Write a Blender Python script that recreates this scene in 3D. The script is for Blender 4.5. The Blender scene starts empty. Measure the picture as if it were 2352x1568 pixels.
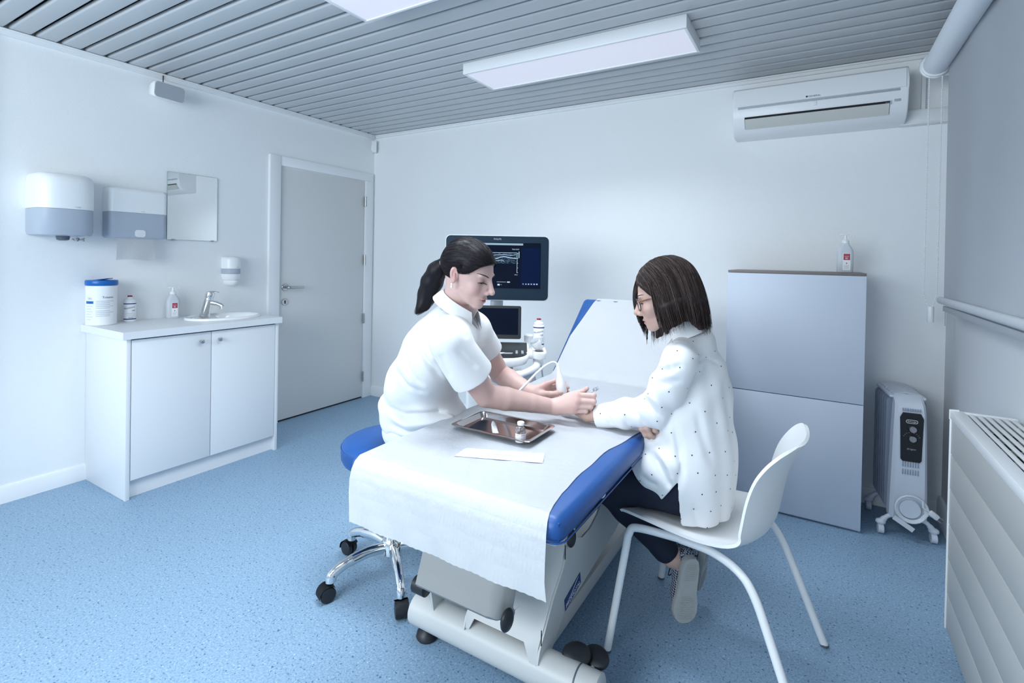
import bpy, bmesh, math, random
import numpy as np
from mathutils import Vector, Matrix
random.seed(4); RNG = np.random.default_rng(7)
SC = bpy.context.scene; COL = SC.collection
PI = math.pi

# ---------------------------------------------------------------- camera, world, light, exposure
YAW, PITCH, ROLL, FPX = .5391, .0100, .0186, 1161.4
cd = bpy.data.cameras.new('camera'); cam = bpy.data.objects.new('camera', cd); COL.objects.link(cam)
fw = Vector((-math.sin(YAW)*math.cos(PITCH), math.cos(YAW)*math.cos(PITCH), -math.sin(PITCH)))
rt = Vector((math.cos(YAW), math.sin(YAW), 0)); up = rt.cross(fw)
rt, up = rt*math.cos(ROLL)+up*math.sin(ROLL), up*math.cos(ROLL)-rt*math.sin(ROLL)
cam.matrix_world = Matrix(((rt.x, up.x, -fw.x, 0), (rt.y, up.y, -fw.y, 0), (rt.z, up.z, -fw.z, 1.30), (0, 0, 0, 1)))
cd.sensor_width = 36; cd.lens = 36*FPX/2352
cd.shift_x = (1176-1180.85)/2352; cd.shift_y = (603.8-784)/2352
cd.clip_start = .02
SC.camera = cam

W = bpy.data.worlds.new('overcast_sky'); SC.world = W; W.use_nodes = True
bg = W.node_tree.nodes['Background']; bg.inputs['Color'].default_value = (.80, .91, 1, 1); bg.inputs['Strength'].default_value = 1.0

def area(name, loc, target, sx, sy, power, color=(.70, .86, 1)):
    l = bpy.data.lights.new(name, 'AREA'); l.shape = 'RECTANGLE'; l.size = sx; l.size_y = sy; l.energy = power; l.color = color
    o = bpy.data.objects.new(name, l); COL.objects.link(o); o.location = loc
    o.rotation_euler = (Vector(target)-Vector(loc)).to_track_quat('-Z', 'Y').to_euler()
    return o
area('daylight_window', (-1.75, -1.50, 1.68), (-1.75, 1.6, 1.38), 2.5, 1.3, 88, (.80, .915, 1))
# ceiling lamp light within a cone; the last pair is unseen, added for brightness
for y, w in ((2.49, 9), (1.458, 17), (.43, 8), (-.60, 9)):
    l = area('ceiling_and_added_light', (-1.142, y, 2.343), (-1.142, y, 0), 1.2, .27, w, (.82, .92, 1)); l.data.spread = math.radians(124)

SC.view_settings.view_transform = 'Standard'; SC.view_settings.look = 'None'
SC.view_settings.exposure = 0.08; SC.view_settings.gamma = 1; SC.view_settings.use_curve_mapping = False
SC.cycles.max_bounces = 12; SC.cycles.diffuse_bounces = 8; SC.cycles.caustics_refractive = False; SC.cycles.caustics_reflective = False

# ---------------------------------------------------------------- materials
def lin(c):
    return tuple((x/12.92 if x <= .04045 else ((x+.055)/1.055)**2.4) for x in c)
def rgb(r, g, b): return lin((r/255, g/255, b/255))+(1,)
def mat(name, col, rough=.5, metal=0, spec=.5, trans=0, alpha=1, emit=None, es=0, bump=None, coat=0, var=None, ior=1.45, sheen=0, sss=0):
    """bump=(scale, strength, distance, stretch) of a noise; var=(scale, darker colour, amount)"""
    m = bpy.data.materials.new(name); m.use_nodes = True
    nt = m.node_tree; b = nt.nodes['Principled BSDF']; I = b.inputs
    I['Base Color'].default_value = col; I['Roughness'].default_value = rough; I['Metallic'].default_value = metal
    I['Specular IOR Level'].default_value = spec; I['Transmission Weight'].default_value = trans; I['Alpha'].default_value = alpha
    I['Coat Weight'].default_value = coat; I['IOR'].default_value = ior; I['Sheen Weight'].default_value = sheen
    if sss:
        I['Subsurface Weight'].default_value = sss; I['Subsurface Radius'].default_value = (1, .35, .2); I['Subsurface Scale'].default_value = .006
    if emit: I['Emission Color'].default_value = emit; I['Emission Strength'].default_value = es
    L = nt.links.new
    if bump or var: tc = nt.nodes.new('ShaderNodeTexCoord')
    if bump:
        mp = nt.nodes.new('ShaderNodeMapping'); L(tc.outputs['Object'], mp.inputs['Vector'])
        mp.inputs['Scale'].default_value = bump[3] if len(bump) > 3 else (1, 1, 1)
        n = nt.nodes.new('ShaderNodeTexNoise'); n.inputs['Scale'].default_value = bump[0]; n.inputs['Detail'].default_value = 3
        L(mp.outputs['Vector'], n.inputs['Vector'])
        bp = nt.nodes.new('ShaderNodeBump'); bp.inputs['Strength'].default_value = bump[1]; bp.inputs['Distance'].default_value = bump[2]
        L(n.outputs['Fac'], bp.inputs['Height']); L(bp.outputs['Normal'], I['Normal'])
    if var:
        n = nt.nodes.new('ShaderNodeTexNoise'); n.inputs['Scale'].default_value = var[0]; n.inputs['Detail'].default_value = 2
        L(tc.outputs['Object'], n.inputs['Vector'])
        r = nt.nodes.new('ShaderNodeValToRGB'); r.color_ramp.elements[0].position = .5-var[2]; r.color_ramp.elements[1].position = .5+var[2]
        r.color_ramp.elements[0].color = var[1]; r.color_ramp.elements[1].color = col
        L(n.outputs['Fac'], r.inputs['Fac']); L(r.outputs['Color'], I['Base Color'])
    return m
G = lambda v, t=1.0: (v, v*t, v*t, 1)
M = {}
M['wall'] = mat('wall_fibre_paint', (.87, .87, .865, 1), .75, spec=.2, bump=(130, .22, .004, (1, 1, 2.2)))
M['wallr'] = mat('grey_right_wall', (.66, .665, .68, 1), .75, spec=.2, bump=(130, .22, .004, (1, 2.2, 1)))  # an even grey, darker than the other walls
M['trimw'] = mat('white_trim_paint', (.86, .86, .86, 1), .45)
M['door'] = mat('grey_white_door', (.70, .69, .675, 1), .42, bump=(300, .05, .001))
M['slat'] = mat('painted_aluminium_slat', (.54, .55, .555, 1), .34, spec=.6, var=(1.7, (.50, .51, .52, 1), .3))
M['dark'] = mat('black_void', (.012, .013, .016, 1), .8)
M['lamp'] = mat('lamp_diffuser', (.75, .72, .76, 1), .6, emit=(.80, .79, .90, 1), es=.36)
M['white'] = mat('white_plastic', (.86, .86, .86, 1), .32)
M['whitem'] = mat('matt_white_plastic', (.80, .80, .80, 1), .5)
M['lamw'] = mat('white_laminate', (.80, .80, .81, 1), .38, bump=(400, .03, .001))
M['file'] = mat('lilac_grey_laminate', (.60, .645, .73, 1), .38, bump=(500, .03, .001))
M['brown'] = mat('brown_edge_band', (.20, .17, .16, 1), .5)
M['chrome'] = mat('chrome', (.83, .83, .83, 1), .07, 1)
M['steel'] = mat('brushed_steel', (.50, .49, .49, 1), .22, 1, bump=(60, .08, .001, (1, 14, 1)))
M['tray'] = mat('polished_steel_tray', (.66, .60, .59, 1), .13, 1)
M['mirror'] = mat('mirror_glass', (.86, .89, .90, 1), .015, 1)
M['glass_edge'] = mat('mirror_edge', (.35, .45, .45, 1), .2)
M['ceramic'] = mat('white_ceramic', (.87, .87, .87, 1), .12, coat=.4)
M['smoke'] = mat('translucent_smoke_plastic', (.58, .63, .72, 1), .22, trans=.25, ior=1.2)
M['towel'] = mat('paper_towel', (.78, .78, .79, 1), .9, bump=(90, .4, .003))
M['paper'] = mat('couch_paper', (.87, .87, .87, 1), .85, spec=.15, bump=(26, .34, .006))
M['vinyl'] = mat('blue_vinyl', (.014, .085, .30, 1), .38, spec=.55, bump=(420, .10, .001), var=(9, (.012, .07, .25, 1), .35))
M['cream'] = mat('cream_enamel', (.57, .565, .545, 1), .36, bump=(160, .05, .001))
M['black'] = mat('black_rubber', (.016, .017, .021, 1), .42)
M['navy'] = mat('dark_navy_plastic', (.008, .022, .040, 1), .45, spec=.25)
M['navyl'] = mat('navy_label', (.01, .035, .16, 1), .4)
M['screen'] = mat('dark_glass_screen', (.002, .004, .009, 1), .25, spec=.12, emit=(.001, .003, .014, 1), es=.6)
M['scrblue'] = mat('screen_blue', (.001, .003, .012, 1), .3, spec=.1, emit=(.001, .006, .036, 1), es=.9)
M['scrlit'] = mat('screen_lit_marks', (.1, .1, .1, 1), .3, emit=(.55, .78, 1, 1), es=.85)
m = mat('scan_speckle', (.002, .003, .006, 1), .3, spec=.1); nt = m.node_tree; tc = nt.nodes.new('ShaderNodeTexCoord'); mp_ = nt.nodes.new('ShaderNodeMapping'); mp_.inputs['Scale'].default_value = (1, 1, 5); n_ = nt.nodes.new('ShaderNodeTexNoise'); n_.inputs['Scale'].default_value = 90; n_.inputs['Detail'].default_value = 6; r_ = nt.nodes.new('ShaderNodeValToRGB'); r_.color_ramp.elements[0].position = .46; r_.color_ramp.elements[0].color = (0, .001, .004, 1); r_.color_ramp.elements[1].position = .72; r_.color_ramp.elements[1].color = (.16, .30, .48, 1)
nt.links.new(tc.outputs['Object'], mp_.inputs['Vector']); nt.links.new(mp_.outputs['Vector'], n_.inputs['Vector']); nt.links.new(n_.outputs['Fac'], r_.inputs['Fac']); nt.links.new(r_.outputs['Color'], nt.nodes['Principled BSDF'].inputs['Emission Color']); nt.nodes['Principled BSDF'].inputs['Emission Strength'].default_value = .8
M['scan'] = m
M['scrbar'] = mat('screen_bar', (.1, .1, .1, 1), .3, emit=(.32, .50, .68, 1), es=.6)
M['greyp'] = mat('grey_plastic', (.42, .44, .47, 1), .4)
M['dgrey'] = mat('dark_grey_plastic', (.10, .12, .15, 1), .4)
M['red'] = mat('red_label', (.42, .05, .09, 1), .45)
M['redcap'] = mat('dark_red_cap', (.30, .01, .04, 1), .35)
M['bluelid'] = mat('blue_lid_plastic', (.005, .12, .42, 1), .3)
M['ink'] = mat('dark_ink', (.02, .03, .05, 1), .5)
M['inkg'] = mat('grey_ink', (.45, .48, .53, 1), .5)
M['bottle'] = mat('milky_bottle', (.80, .84, .88, 1), .25, trans=.25, ior=1.3)
M['label'] = mat('white_label', (.86, .86, .87, 1), .4)
M['blind'] = mat('grey_blind_fabric', (.80, .82, .85, 1), .8, bump=(500, .15, .001))
M['blindb'] = mat('blind_bottom_rail', (.58, .60, .63, 1), .4)
M['rad'] = mat('cream_radiator_enamel', (.47, .465, .445, 1), .4)
M['radw'] = mat('white_radiator_enamel', (.82, .82, .82, 1), .3)
M['heat'] = mat('pale_heater_enamel', (.68, .71, .77, 1), .35)
M['fin'] = mat('grey_heater_fin', (.30, .34, .42, 1), .4)
M['flap'] = mat('cream_louver', (.60, .59, .55, 1), .45)
M['shell'] = mat('chair_shell_plastic', (.80, .80, .80, 1), .38)
M['cable'] = mat('pale_cable', (.70, .72, .75, 1), .4)
M['clear'] = mat('clear_plastic', (.90, .93, .97, 1), .12, trans=.85, ior=1.3)
M['film'] = mat('clear_film', (.82, .85, .95, 1), .10, alpha=.34, spec=1, bump=(55, .5, .006))
M['pouchb'] = mat('pouch_paper', (.76, .77, .85, 1), .6, bump=(60, .4, .004))
M['lensg'] = mat('spectacle_lens', (.9, .93, .95, 1), .05, alpha=.14, spec=.9)
M['glass'] = mat('clear_glass', (.93, .95, .97, 1), .03, trans=.95, ior=1.45)
M['pinkl'] = mat('pink_print', (.62, .30, .42, 1), .5)

def floor_mat():
    m = bpy.data.materials.new('speckled_blue_vinyl_floor'); m.use_nodes = True; nt = m.node_tree; b = nt.nodes['Principled BSDF']; L = nt.links.new
    tc = nt.nodes.new('ShaderNodeTexCoord')
    def noise(sc, det, mp):
        n = nt.nodes.new('ShaderNodeTexNoise'); n.inputs['Scale'].default_value = sc; n.inputs['Detail'].default_value = det
        g = nt.nodes.new('ShaderNodeMapping'); g.inputs['Location'].default_value = mp; L(tc.outputs['Object'], g.inputs['Vector']); L(g.outputs['Vector'], n.inputs['Vector']); return n
    def ramp(n, p0, c0, p1, c1):
        r = nt.nodes.new('ShaderNodeValToRGB'); e = r.color_ramp.elements
        e[0].position = p0; e[0].color = c0; e[1].position = p1; e[1].color = c1; L(n.outputs['Fac'], r.inputs['Fac']); return r
    base = ramp(noise(150, 3, (0, 0, 0)), .36, (.190, .305, .430, 1), .62, (.285, .405, .535, 1))
    dk = ramp(noise(105, 1, (3, 1, 0)), .655, (0, 0, 0, 1), .70, (1, 1, 1, 1))
    lt = ramp(noise(125, 1, (7, 5, 0)), .66, (0, 0, 0, 1), .71, (1, 1, 1, 1))
    m1 = nt.nodes.new('ShaderNodeMixRGB'); L(dk.outputs['Color'], m1.inputs['Fac']); L(base.outputs['Color'], m1.inputs['Color1']); m1.inputs['Color2'].default_value = (.07, .14, .25, 1)
    m2 = nt.nodes.new('ShaderNodeMixRGB'); L(lt.outputs['Color'], m2.inputs['Fac']); L(m1.outputs['Color'], m2.inputs['Color1']); m2.inputs['Color2'].default_value = (.40, .54, .68, 1)
    L(m2.outputs['Color'], b.inputs['Base Color']); b.inputs['Roughness'].default_value = .46; b.inputs['Specular IOR Level'].default_value = .35
    return m
M['floor'] = floor_mat()

# ---------------------------------------------------------------- mesh helpers
class B:
    """collects shapes, in the coordinates of the world or of the parent"""
    def __init__(s): s.bm = bmesh.new()
    def add(s, vs, fs):
        v = [s.bm.verts.new(p) for p in vs]
        for f in fs:
            try: s.bm.faces.new([v[i] for i in f])
            except ValueError: pass
        return v
    def box(s, x0, x1, y0, y1, z0, z1, bev=0, seg=2, mtx=None):
        vs = [Vector((x, y, z)) for z in (z0, z1) for y in (y0, y1) for x in (x0, x1)]
        if mtx: vs = [mtx@v for v in vs]
        v = s.add(vs, [(0, 2, 3, 1), (4, 5, 7, 6), (0, 1, 5, 4), (2, 6, 7, 3), (0, 4, 6, 2), (1, 3, 7, 5)])
        if bev:
            es = list({e for q in v for e in q.link_edges})
            bmesh.ops.bevel(s.bm, geom=es, offset=bev, segments=seg, profile=.5, affect='EDGES')
        return s
    def prism(s, pts, axis, a, b):
        """closed outline pts (2D) pushed from a to b along axis"""
        n = len(pts)
        def P(p, t): return {'x': (t, p[0], p[1]), 'y': (p[0], t, p[1]), 'z': (p[0], p[1], t)}[axis]
        vs = [P(p, a) for p in pts]+[P(p, b) for p in pts]
        s.add(vs, [tuple(range(n))[::-1], tuple(range(n, 2*n))]+[(i, (i+1) % n, n+(i+1) % n, n+i) for i in range(n)]); return s
    def lathe(s, prof, cx=0, cy=0, n=32, sx=1, sy=1, mtx=None):
        vs, fs = [], []
        for r, z in prof:
            for k in range(n):
                a = 2*PI*k/n; p = Vector((cx+sx*r*math.cos(a), cy+sy*r*math.sin(a), z)); vs.append(mtx@p if mtx else p)
        for i in range(len(prof)-1):
            for k in range(n):
                fs.append((i*n+k, i*n+(k+1) % n, (i+1)*n+(k+1) % n, (i+1)*n+k))
        fs.append(tuple(range(n))[::-1]); fs.append(tuple((len(prof)-1)*n+k for k in range(n)))
        s.add(vs, fs); return s
    def tube(s, path, r, n=10, closed=False, flat=1.0):
        P = [Vector(p) for p in path]; R = r if isinstance(r, (list, tuple)) else [r]*len(P)
        m = len(P); vs, fs = [], []; u = None
        for i in range(m):
            t = (P[(i+1) % m]-P[i-1]) if closed else (P[min(i+1, m-1)]-P[max(i-1, 0)])
            t.normalize()
            if u is None:
                u = t.orthogonal().normalized() if abs(t.z) > .9 else Vector((0, 0, 1)).cross(t).normalized()
            u = (u-t*u.dot(t)).normalized(); w = t.cross(u)
            for k in range(n):
                a = 2*PI*k/n; vs.append(P[i]+R[i]*(u*math.cos(a)+w*math.sin(a)*flat))
        for i in range(m if closed else m-1):
            for k in range(n):
                j = (i+1) % m; fs.append((i*n+k, i*n+(k+1) % n, j*n+(k+1) % n, j*n+k))
        if not closed: fs += [tuple(range(n))[::-1], tuple((m-1)*n+k for k in range(n))]
        s.add(vs, fs); return s
    def ball(s, c, r, n=14, m=8, mtx=None):
        rx, ry, rz = r if isinstance(r, tuple) else (r, r, r); c = Vector(c); prof = []
        vs, fs = [], []
        for i in range(1, m):
            t = PI*i/m
            for k in range(n):
                a = 2*PI*k/n; v = Vector((rx*math.sin(t)*math.cos(a), ry*math.sin(t)*math.sin(a), -rz*math.cos(t)))
                vs.append(c+(mtx@v if mtx else v))
        for i in range(m-2):
            for k in range(n): fs.append((i*n+k, i*n+(k+1) % n, (i+1)*n+(k+1) % n, (i+1)*n+k))
        lo = Vector((0, 0, -rz)); hi = Vector((0, 0, rz)); q = len(vs)
        vs += [c+(mtx@lo if mtx else lo), c+(mtx@hi if mtx else hi)]
        for k in range(n): fs += [(q, (k+1) % n, k), (q+1, (m-2)*n+k, (m-2)*n+(k+1) % n)]
        s.add(vs, fs); return s
    def grid(s, rows, closed=False):
        """rows: list of equal-length point lists"""
        n = len(rows[0]); vs = [p for r in rows for p in r]; fs = []
        for i in range(len(rows)-1):
            for k in range(n if closed else n-1):
                fs.append((i*n+k, i*n+(k+1) % n, (i+1)*n+(k+1) % n, (i+1)*n+k))
        s.add(vs, fs); return s
def bez(pts, n=10):
    """smooth path (Catmull-Rom) through the points"""
    P = [Vector(p) for p in pts]; P = [P[0]*2-P[1]]+P+[P[-1]*2-P[-2]]; out = []
    for i in range(1, len(P)-2):
        for k in range(n):
            t = k/n; a, b, c, d = P[i-1], P[i], P[i+1], P[i+2]
            out.append(.5*((2*b)+(c-a)*t+(2*a-5*b+4*c-d)*t*t+(3*b-a-3*c+d)*t**3))
    out.append(P[-2]); return out
def rrect(x0, x1, y0, y1, r, n=5):
    out = []
    for cx, cy, a0 in ((x1-r, y1-r, 0), (x0+r, y1-r, PI/2), (x0+r, y0+r, PI), (x1-r, y0+r, 1.5*PI)):
        for k in range(n+1): a = a0+PI/2*k/n; out.append((cx+r*math.cos(a), cy+r*math.sin(a)))
    return out
WM = {}
def finish(o, parent, world):
    COL.objects.link(o)
    if parent is not None:
        o.parent = parent
        if world:
            o.data.transform(WM[parent.name].inverted())
        WM[o.name] = WM[parent.name].copy()
    else: WM[o.name] = o.matrix_basis.copy()
    return o
def obj(name, b, m, parent=None, world=True, ang=38, mods=()):
    me = bpy.data.meshes.new(name)
    bm = b.bm if isinstance(b, B) else b
    bmesh.ops.recalc_face_normals(bm, faces=bm.faces); bm.to_mesh(me); bm.free()
    me.shade_smooth() if hasattr(me, 'shade_smooth') else None
    if ang is not None: me.set_sharp_from_angle(angle=math.radians(ang))
    for mm in (m if isinstance(m, (list, tuple)) else [m]): me.materials.append(mm)
    return finish(bpy.data.objects.new(name, me), parent, world)
def thing(name, label, cat, loc=(0, 0, 0), rotz=0, group=None, kind=None):
    o = bpy.data.objects.new(name, None); COL.objects.link(o); o.empty_display_size = .05
    o.location = loc; o.rotation_euler = (0, 0, rotz); WM[o.name] = Matrix.Translation(loc)@Matrix.Rotation(rotz, 4, 'Z')
    if label: o['label'] = label
    if cat: o['category'] = cat
    if group: o['group'] = group
    if kind: o['kind'] = kind
    return o
def tag(o, label, cat, group=None):
    o['label'] = label; o['category'] = cat
    if group: o['group'] = group
    return o
def struct(name, b, m, ang=38):
    o = obj(name, b, m, None, True, ang); o['kind'] = 'structure'; return o
def dup(root, loc, rotz, label, group=None):
    r = root.copy(); COL.objects.link(r); r.location = loc; r.rotation_euler = (0, 0, rotz); r['label'] = label
    if group: r['group'] = group
    for ch in list(root.children):
        c = ch.copy(); COL.objects.link(c); c.parent = r
        for g in list(ch.children):
            d = g.copy(); COL.objects.link(d); d.parent = c
    return r
def text(name, s, size, mtx, m, parent=None, world=True, depth=.0002, align='CENTER', xs=1.0):
    """flat lettering; mtx puts the text's own x right, y up"""
    cu = bpy.data.curves.new(name, 'FONT'); cu.body = s; cu.size = size; cu.align_x = align; cu.align_y = 'CENTER'; cu.extrude = depth; cu.resolution_u = 3
    o = bpy.data.objects.new(name, cu); me = bpy.data.meshes.new_from_object(o); bpy.data.objects.remove(o)
    me.transform(mtx@Matrix.Diagonal((xs, 1, 1, 1))); me.materials.clear(); me.materials.append(m)
    return finish(bpy.data.objects.new(name, me), parent, world)
def frame(o, x, y):
    """matrix with origin o, x axis x, y axis y"""
    x = Vector(x).normalized(); y = Vector(y); z = x.cross(y).normalized(); y = z.cross(x)
    return Matrix(((x.x, y.x, z.x, o[0]), (x.y, y.y, z.y, o[1]), (x.z, y.z, z.z, o[2]), (0, 0, 0, 1)))

# ---------------------------------------------------------------- the room
XL, YB, XR, ZC, YF = -3.543, 3.361, .575, 2.407, -1.65
struct('floor', B().box(XL-.1, XR+.1, YF-.1, YB+.1, -.05, 0), M['floor'])
struct('wall_left', B().box(XL-.1, XL, YF-.1, YB+.1, 0, 2.5), M['wall'])
struct('wall_back', B().box(XL, XR, YB, YB+.1, 0, 2.5), M['wall'])
struct('wall_right', B().box(XR, XR+.1, YF-.1, YB+.1, 0, 2.5), M['wallr'])
b = B()  # the wall behind the camera, with a window opening
b.box(XL, -2.95, YF-.1, YF, 0, 2.5).box(-.35, XR, YF-.1, YF, 0, 2.5).box(-2.95, -.35, YF-.1, YF, 0, .95).box(-2.95, -.35, YF-.1, YF, 2.35, 2.5)
struct('wall_front', b, M['wall'])
w = thing('window_1', None, None, (-1.65, YF-.05, 1.65), kind='structure')
b = B()
for x0, x1, z0, z1 in ((-2.95, -2.89, .95, 2.35), (-.41, -.35, .95, 2.35), (-2.89, -.41, .95, 1.01), (-2.89, -.41, 2.29, 2.35), (-1.68, -1.62, 1.01, 2.29)):
    b.box(x0, x1, YF-.08, YF-.02, z0, z1, .004)
obj('window_frame', b, M['trimw'], w)
for x0, x1 in ((-2.89, -1.68), (-1.62, -.41)):
    obj('pane', B().box(x0, x1, YF-.053, YF-.047, 1.01, 2.29), M['clear'], w)

ce = thing('ceiling', None, None, (0, 0, ZC), kind='structure')
obj('ceiling_void', B().box(XL, XR, YF, YB, ZC+.055, ZC+.08), M['dark'], ce)
def slat_profile():
    r, wd, h = .010, .0865, .018; pts = []
    for k in range(5): a = PI+PI/2*k/4; pts.append((-wd/2+r+r*math.cos(a), r+r*math.sin(a)))
    for k in range(5): a = 1.5*PI+PI/2*k/4; pts.append((wd/2-r+r*math.cos(a), r+r*math.sin(a)))
    return pts+[(wd/2, h), (-wd/2, h)]
slat0 = None
for k in range(48):
    y = YB-.1038*(k+.5)
    if y < YF: break
    if slat0 is None:
        slat0 = obj('slat', B().prism(slat_profile(), 'x', XL+.004, XR-.002), M['slat'], ce, world=False)
    else:
        o = slat0.copy(); COL.objects.link(o)
    (slat0 if k == 0 else o).location = (0, y, 0)

# wall angle trims under the ceiling, skirting boards
def angle(pts_a, pts_b): pass
struct('trim_1', B().box(XL, XL+.022, YF, YB, ZC-.034, ZC-.012, .002).box(XL, XL+.03, YF, YB, ZC-.012, ZC-.002, .001), M['trimw'])
struct('trim_2', B().box(XL+.03, XR, YB-.016, YB, ZC-.03, ZC-.012, .002).box(XL+.03, XR, YB-.024, YB, ZC-.012, ZC-.002, .001), M['trimw'])
def skirt(h=.088, t=.013): return [(0, 0), (t, 0), (t, h-.014), (t-.007, h), (0, h)]
struct('baseboard_left', B().prism([(XL+p[0], p[1]) for p in skirt()], 'y', .80, 1.222), M['trimw'])
struct('trim_5', B().prism([(XL+p[0], p[1]) for p in skirt()], 'y', 3.338, YB), M['trimw'])
struct('baseboard_back', B().prism([(YB-p[0], p[1]) for p in skirt()], 'x', XL+.013, XR), M['trimw'])
struct('baseboard_right', B().prism([(XR-p[0], p[1]) for p in skirt(.12, .02)], 'y', YF, YB-.013), M['trimw'])
struct('trim_3', B().box(XL, XL+.03, .72, .80, 0, ZC-.036, .004), M['trimw'])
struct('trim_4', B().box(.448, .466, YB-.03, YB, 2.062, ZC-.036, .003).box(.448, XR, YB-.012, YB, 2.36, ZC-.036, .003), M['trimw'])

# the door in the left wall
d = thing('door_1', None, None, (XL, 2.82, 0), kind='structure')
obj('door_leaf', B().box(XL-.01, XL+.006, 2.402, 3.243, .012, 1.969, .002), M['door'], d)
b = B()
b.box(XL-.005, XL+.024, 2.308, 2.398, 0, 2.046, .003); b.box(XL-.005, XL+.020, 2.398, 3.338, 1.974, 2.046, .003); b.box(XL-.005, XL+.020, 3.248, 3.338, 0, 1.974, .003)
obj('door_frame', b, M['trimw'], d)
obj('threshold_gap', B().box(XL-.008, XL+.002, 2.40, 3.245, 0, .012), M['dark'], d)
for z in (1.786, 1.255, .726, .196):
    h = B(); h.lathe([(.0075, z-.045), (.0075, z-.002), (.0065, z-.001), (.0065, z+.001), (.0075, z+.002), (.0075, z+.045)], XL+.018, 3.247, 10)
    obj('hinge', h, M['steel'], d)
hr = B(); mx = Matrix.Translation((XL+.006, 2.452, 1.04))@Matrix.Rotation(PI/2, 4, 'Y')
hr.lathe([(.027, 0), (.027, .006), (.025, .008)], n=24, mtx=mx)
hr.tube(bez([(XL+.012, 2.452, 1.04), (XL+.045, 2.452, 1.04), (XL+.06, 2.462, 1.04), (XL+.062, 2.49, 1.04), (XL+.062, 2.58, 1.038)], 8), .0095, 10)
obj('door_handle', hr, M['steel'], d)
lk = B(); mx = Matrix.Translation((XL+.006, 2.452, .925))@Matrix.Rotation(PI/2, 4, 'Y')
lk.lathe([(.026, 0), (.026, .006), (.0245, .008)], n=24, mtx=mx)
obj('lock_plate', lk, M['steel'], d)
obj('keyhole', B().box(XL+.0135, XL+.0155, 2.447, 2.457, .913, .938, .001), M['dark'], d)

# ceiling luminaires
def luminaire(y0, y1, label):
    x0, x1 = -1.762, -.522; z0 = ZC-.062; t = thing('ceiling_lamp', label, 'lamp', ((x0+x1)/2, (y0+y1)/2, z0), group='ceiling lamps')
    b = B(); r = .013
    b.box(x0, x1, y0, y0+r, z0, ZC-.0005, .001).box(x0, x1, y1-r, y1, z0, ZC-.0005, .001).box(x0, x0+r, y0+r, y1-r, z0, ZC-.0005, .001).box(x1-r, x1, y0+r, y1-r, z0, ZC-.0005, .001)
    obj('frame', b, M['white'], t)
    obj('diffuser', B().box(x0+r, x1-r, y0+r, y1-r, z0+.004, z0+.009), M['lamp'], t)
luminaire(2.335, 2.645, 'long white ceiling lamp nearer the air conditioner, seen whole')
luminaire(1.305, 1.612, 'white ceiling lamp cut off by the top edge of the photo')

# speaker and motion sensor
t = thing('wall_speaker', 'small white loudspeaker with grey front high on the left wall', 'speaker', (XL, 1.565, 2.275))
mx = Matrix.Translation((XL+.085, 1.565, 2.278))@Matrix.Rotation(.12, 4, 'Z')@Matrix.Rotation(.12, 4, 'Y')
b = B(); b.bm.verts.ensure_lookup_table()
pr_ = rrect(-.092, .092, -.048, .048, .022, 5)
rows = []
for xx, s_ in ((-.055, .62), (-.045, .74), (.02, .98), (.042, 1.0), (.047, .98)):
    rows.append([mx@Vector((xx, p[0]*s_, p[1]*s_)) for p in pr_])
b.grid(rows, True); b.add(rows[0], [tuple(range(len(pr_)))]); b.add(rows[-1], [tuple(range(len(pr_)))])
obj('housing', b, M['white'], t)
b = B(); b.prism([(p[0]*.95, p[1]*.93) for p in pr_], 'x', .046, .0495); b.bm.transform(mx); obj('grille', b, M['greyp'], t)
b = B().tube([(XL+.001, 1.565, 2.30), (XL+.03, 1.565, 2.285), (XL+.05, 1.565, 2.28)], .014, 10); obj('wall_mount', b, M['white'], t)
obj('cord', B().tube(bez([(XL+.05, 1.575, 2.315), (XL+.03, 1.578, 2.35), (XL+.026, 1.58, 2.40)], 6), .0028, 6), M['dark'], t)
t = thing('motion_sensor', 'small white motion detector in the corner under the ceiling', 'sensor', (XL+.04, YB-.04, 2.245))
mx = Matrix.Translation((XL+.035, YB-.035, 2.295))@Matrix.Rotation(-PI/4, 4, 'Z')
b = B().prism([(p[0], p[1]) for p in rrect(-.03, .03, -.052, .052, .008, 4)], 'y', -.022, .02); b.bm.transform(mx); obj('housing', b, M['white'], t)
b = B().prism([(p[0], p[1]) for p in rrect(-.02, .02, -.04, .012, .009, 4)], 'y', -.028, -.021); b.bm.transform(mx); obj('lens', b, M['whitem'], t)

# ---------------------------------------------------------------- right side: blind, radiator, trunking, air conditioner
t = thing('roller_blind', 'grey roller blind with white chain hanging over the right wall window', 'blind', (.50, 2.0, 2.2))
RX, RZ, RY = .470, 2.262, 3.10
obj('roller_tube', B().lathe([(.050, 0), (.050, 3.6)], n=32, mtx=Matrix.Translation((RX, RY, RZ))@Matrix.Rotation(PI/2, 4, 'X')), M['blind'], t)
b = B(); rows = []
for zz in np.linspace(RZ, 1.15, 16):
    rows.append([Vector((RX+.047-.0+.004*math.sin(yy*5.0)*math.sin(zz*2)+.003*math.sin(yy*13+zz), yy, zz)) for yy in np.linspace(RY-.02, -.45, 60)])
b.grid(rows); bmesh.ops.solidify(b.bm, geom=b.bm.faces[:], thickness=.0015); obj('blind_fabric', b, M['blind'], t)
b = B().prism([(RX+.036+.013*math.cos(a), 1.138+.017*math.sin(a)) for a in np.linspace(0, 2*PI, 17)[:-1]], 'y', -.45, RY-.005); obj('bottom_rail', b, M['blindb'], t)
b = B().box(RX+.042, RX+.054, -.45, RY-.03, 1.088, 1.113, .002).box(RX+.05, RX+.053, RY-.035, RY-.03, 1.02, 1.09); obj('rail_strip', b, M['greyp'], t)
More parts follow.
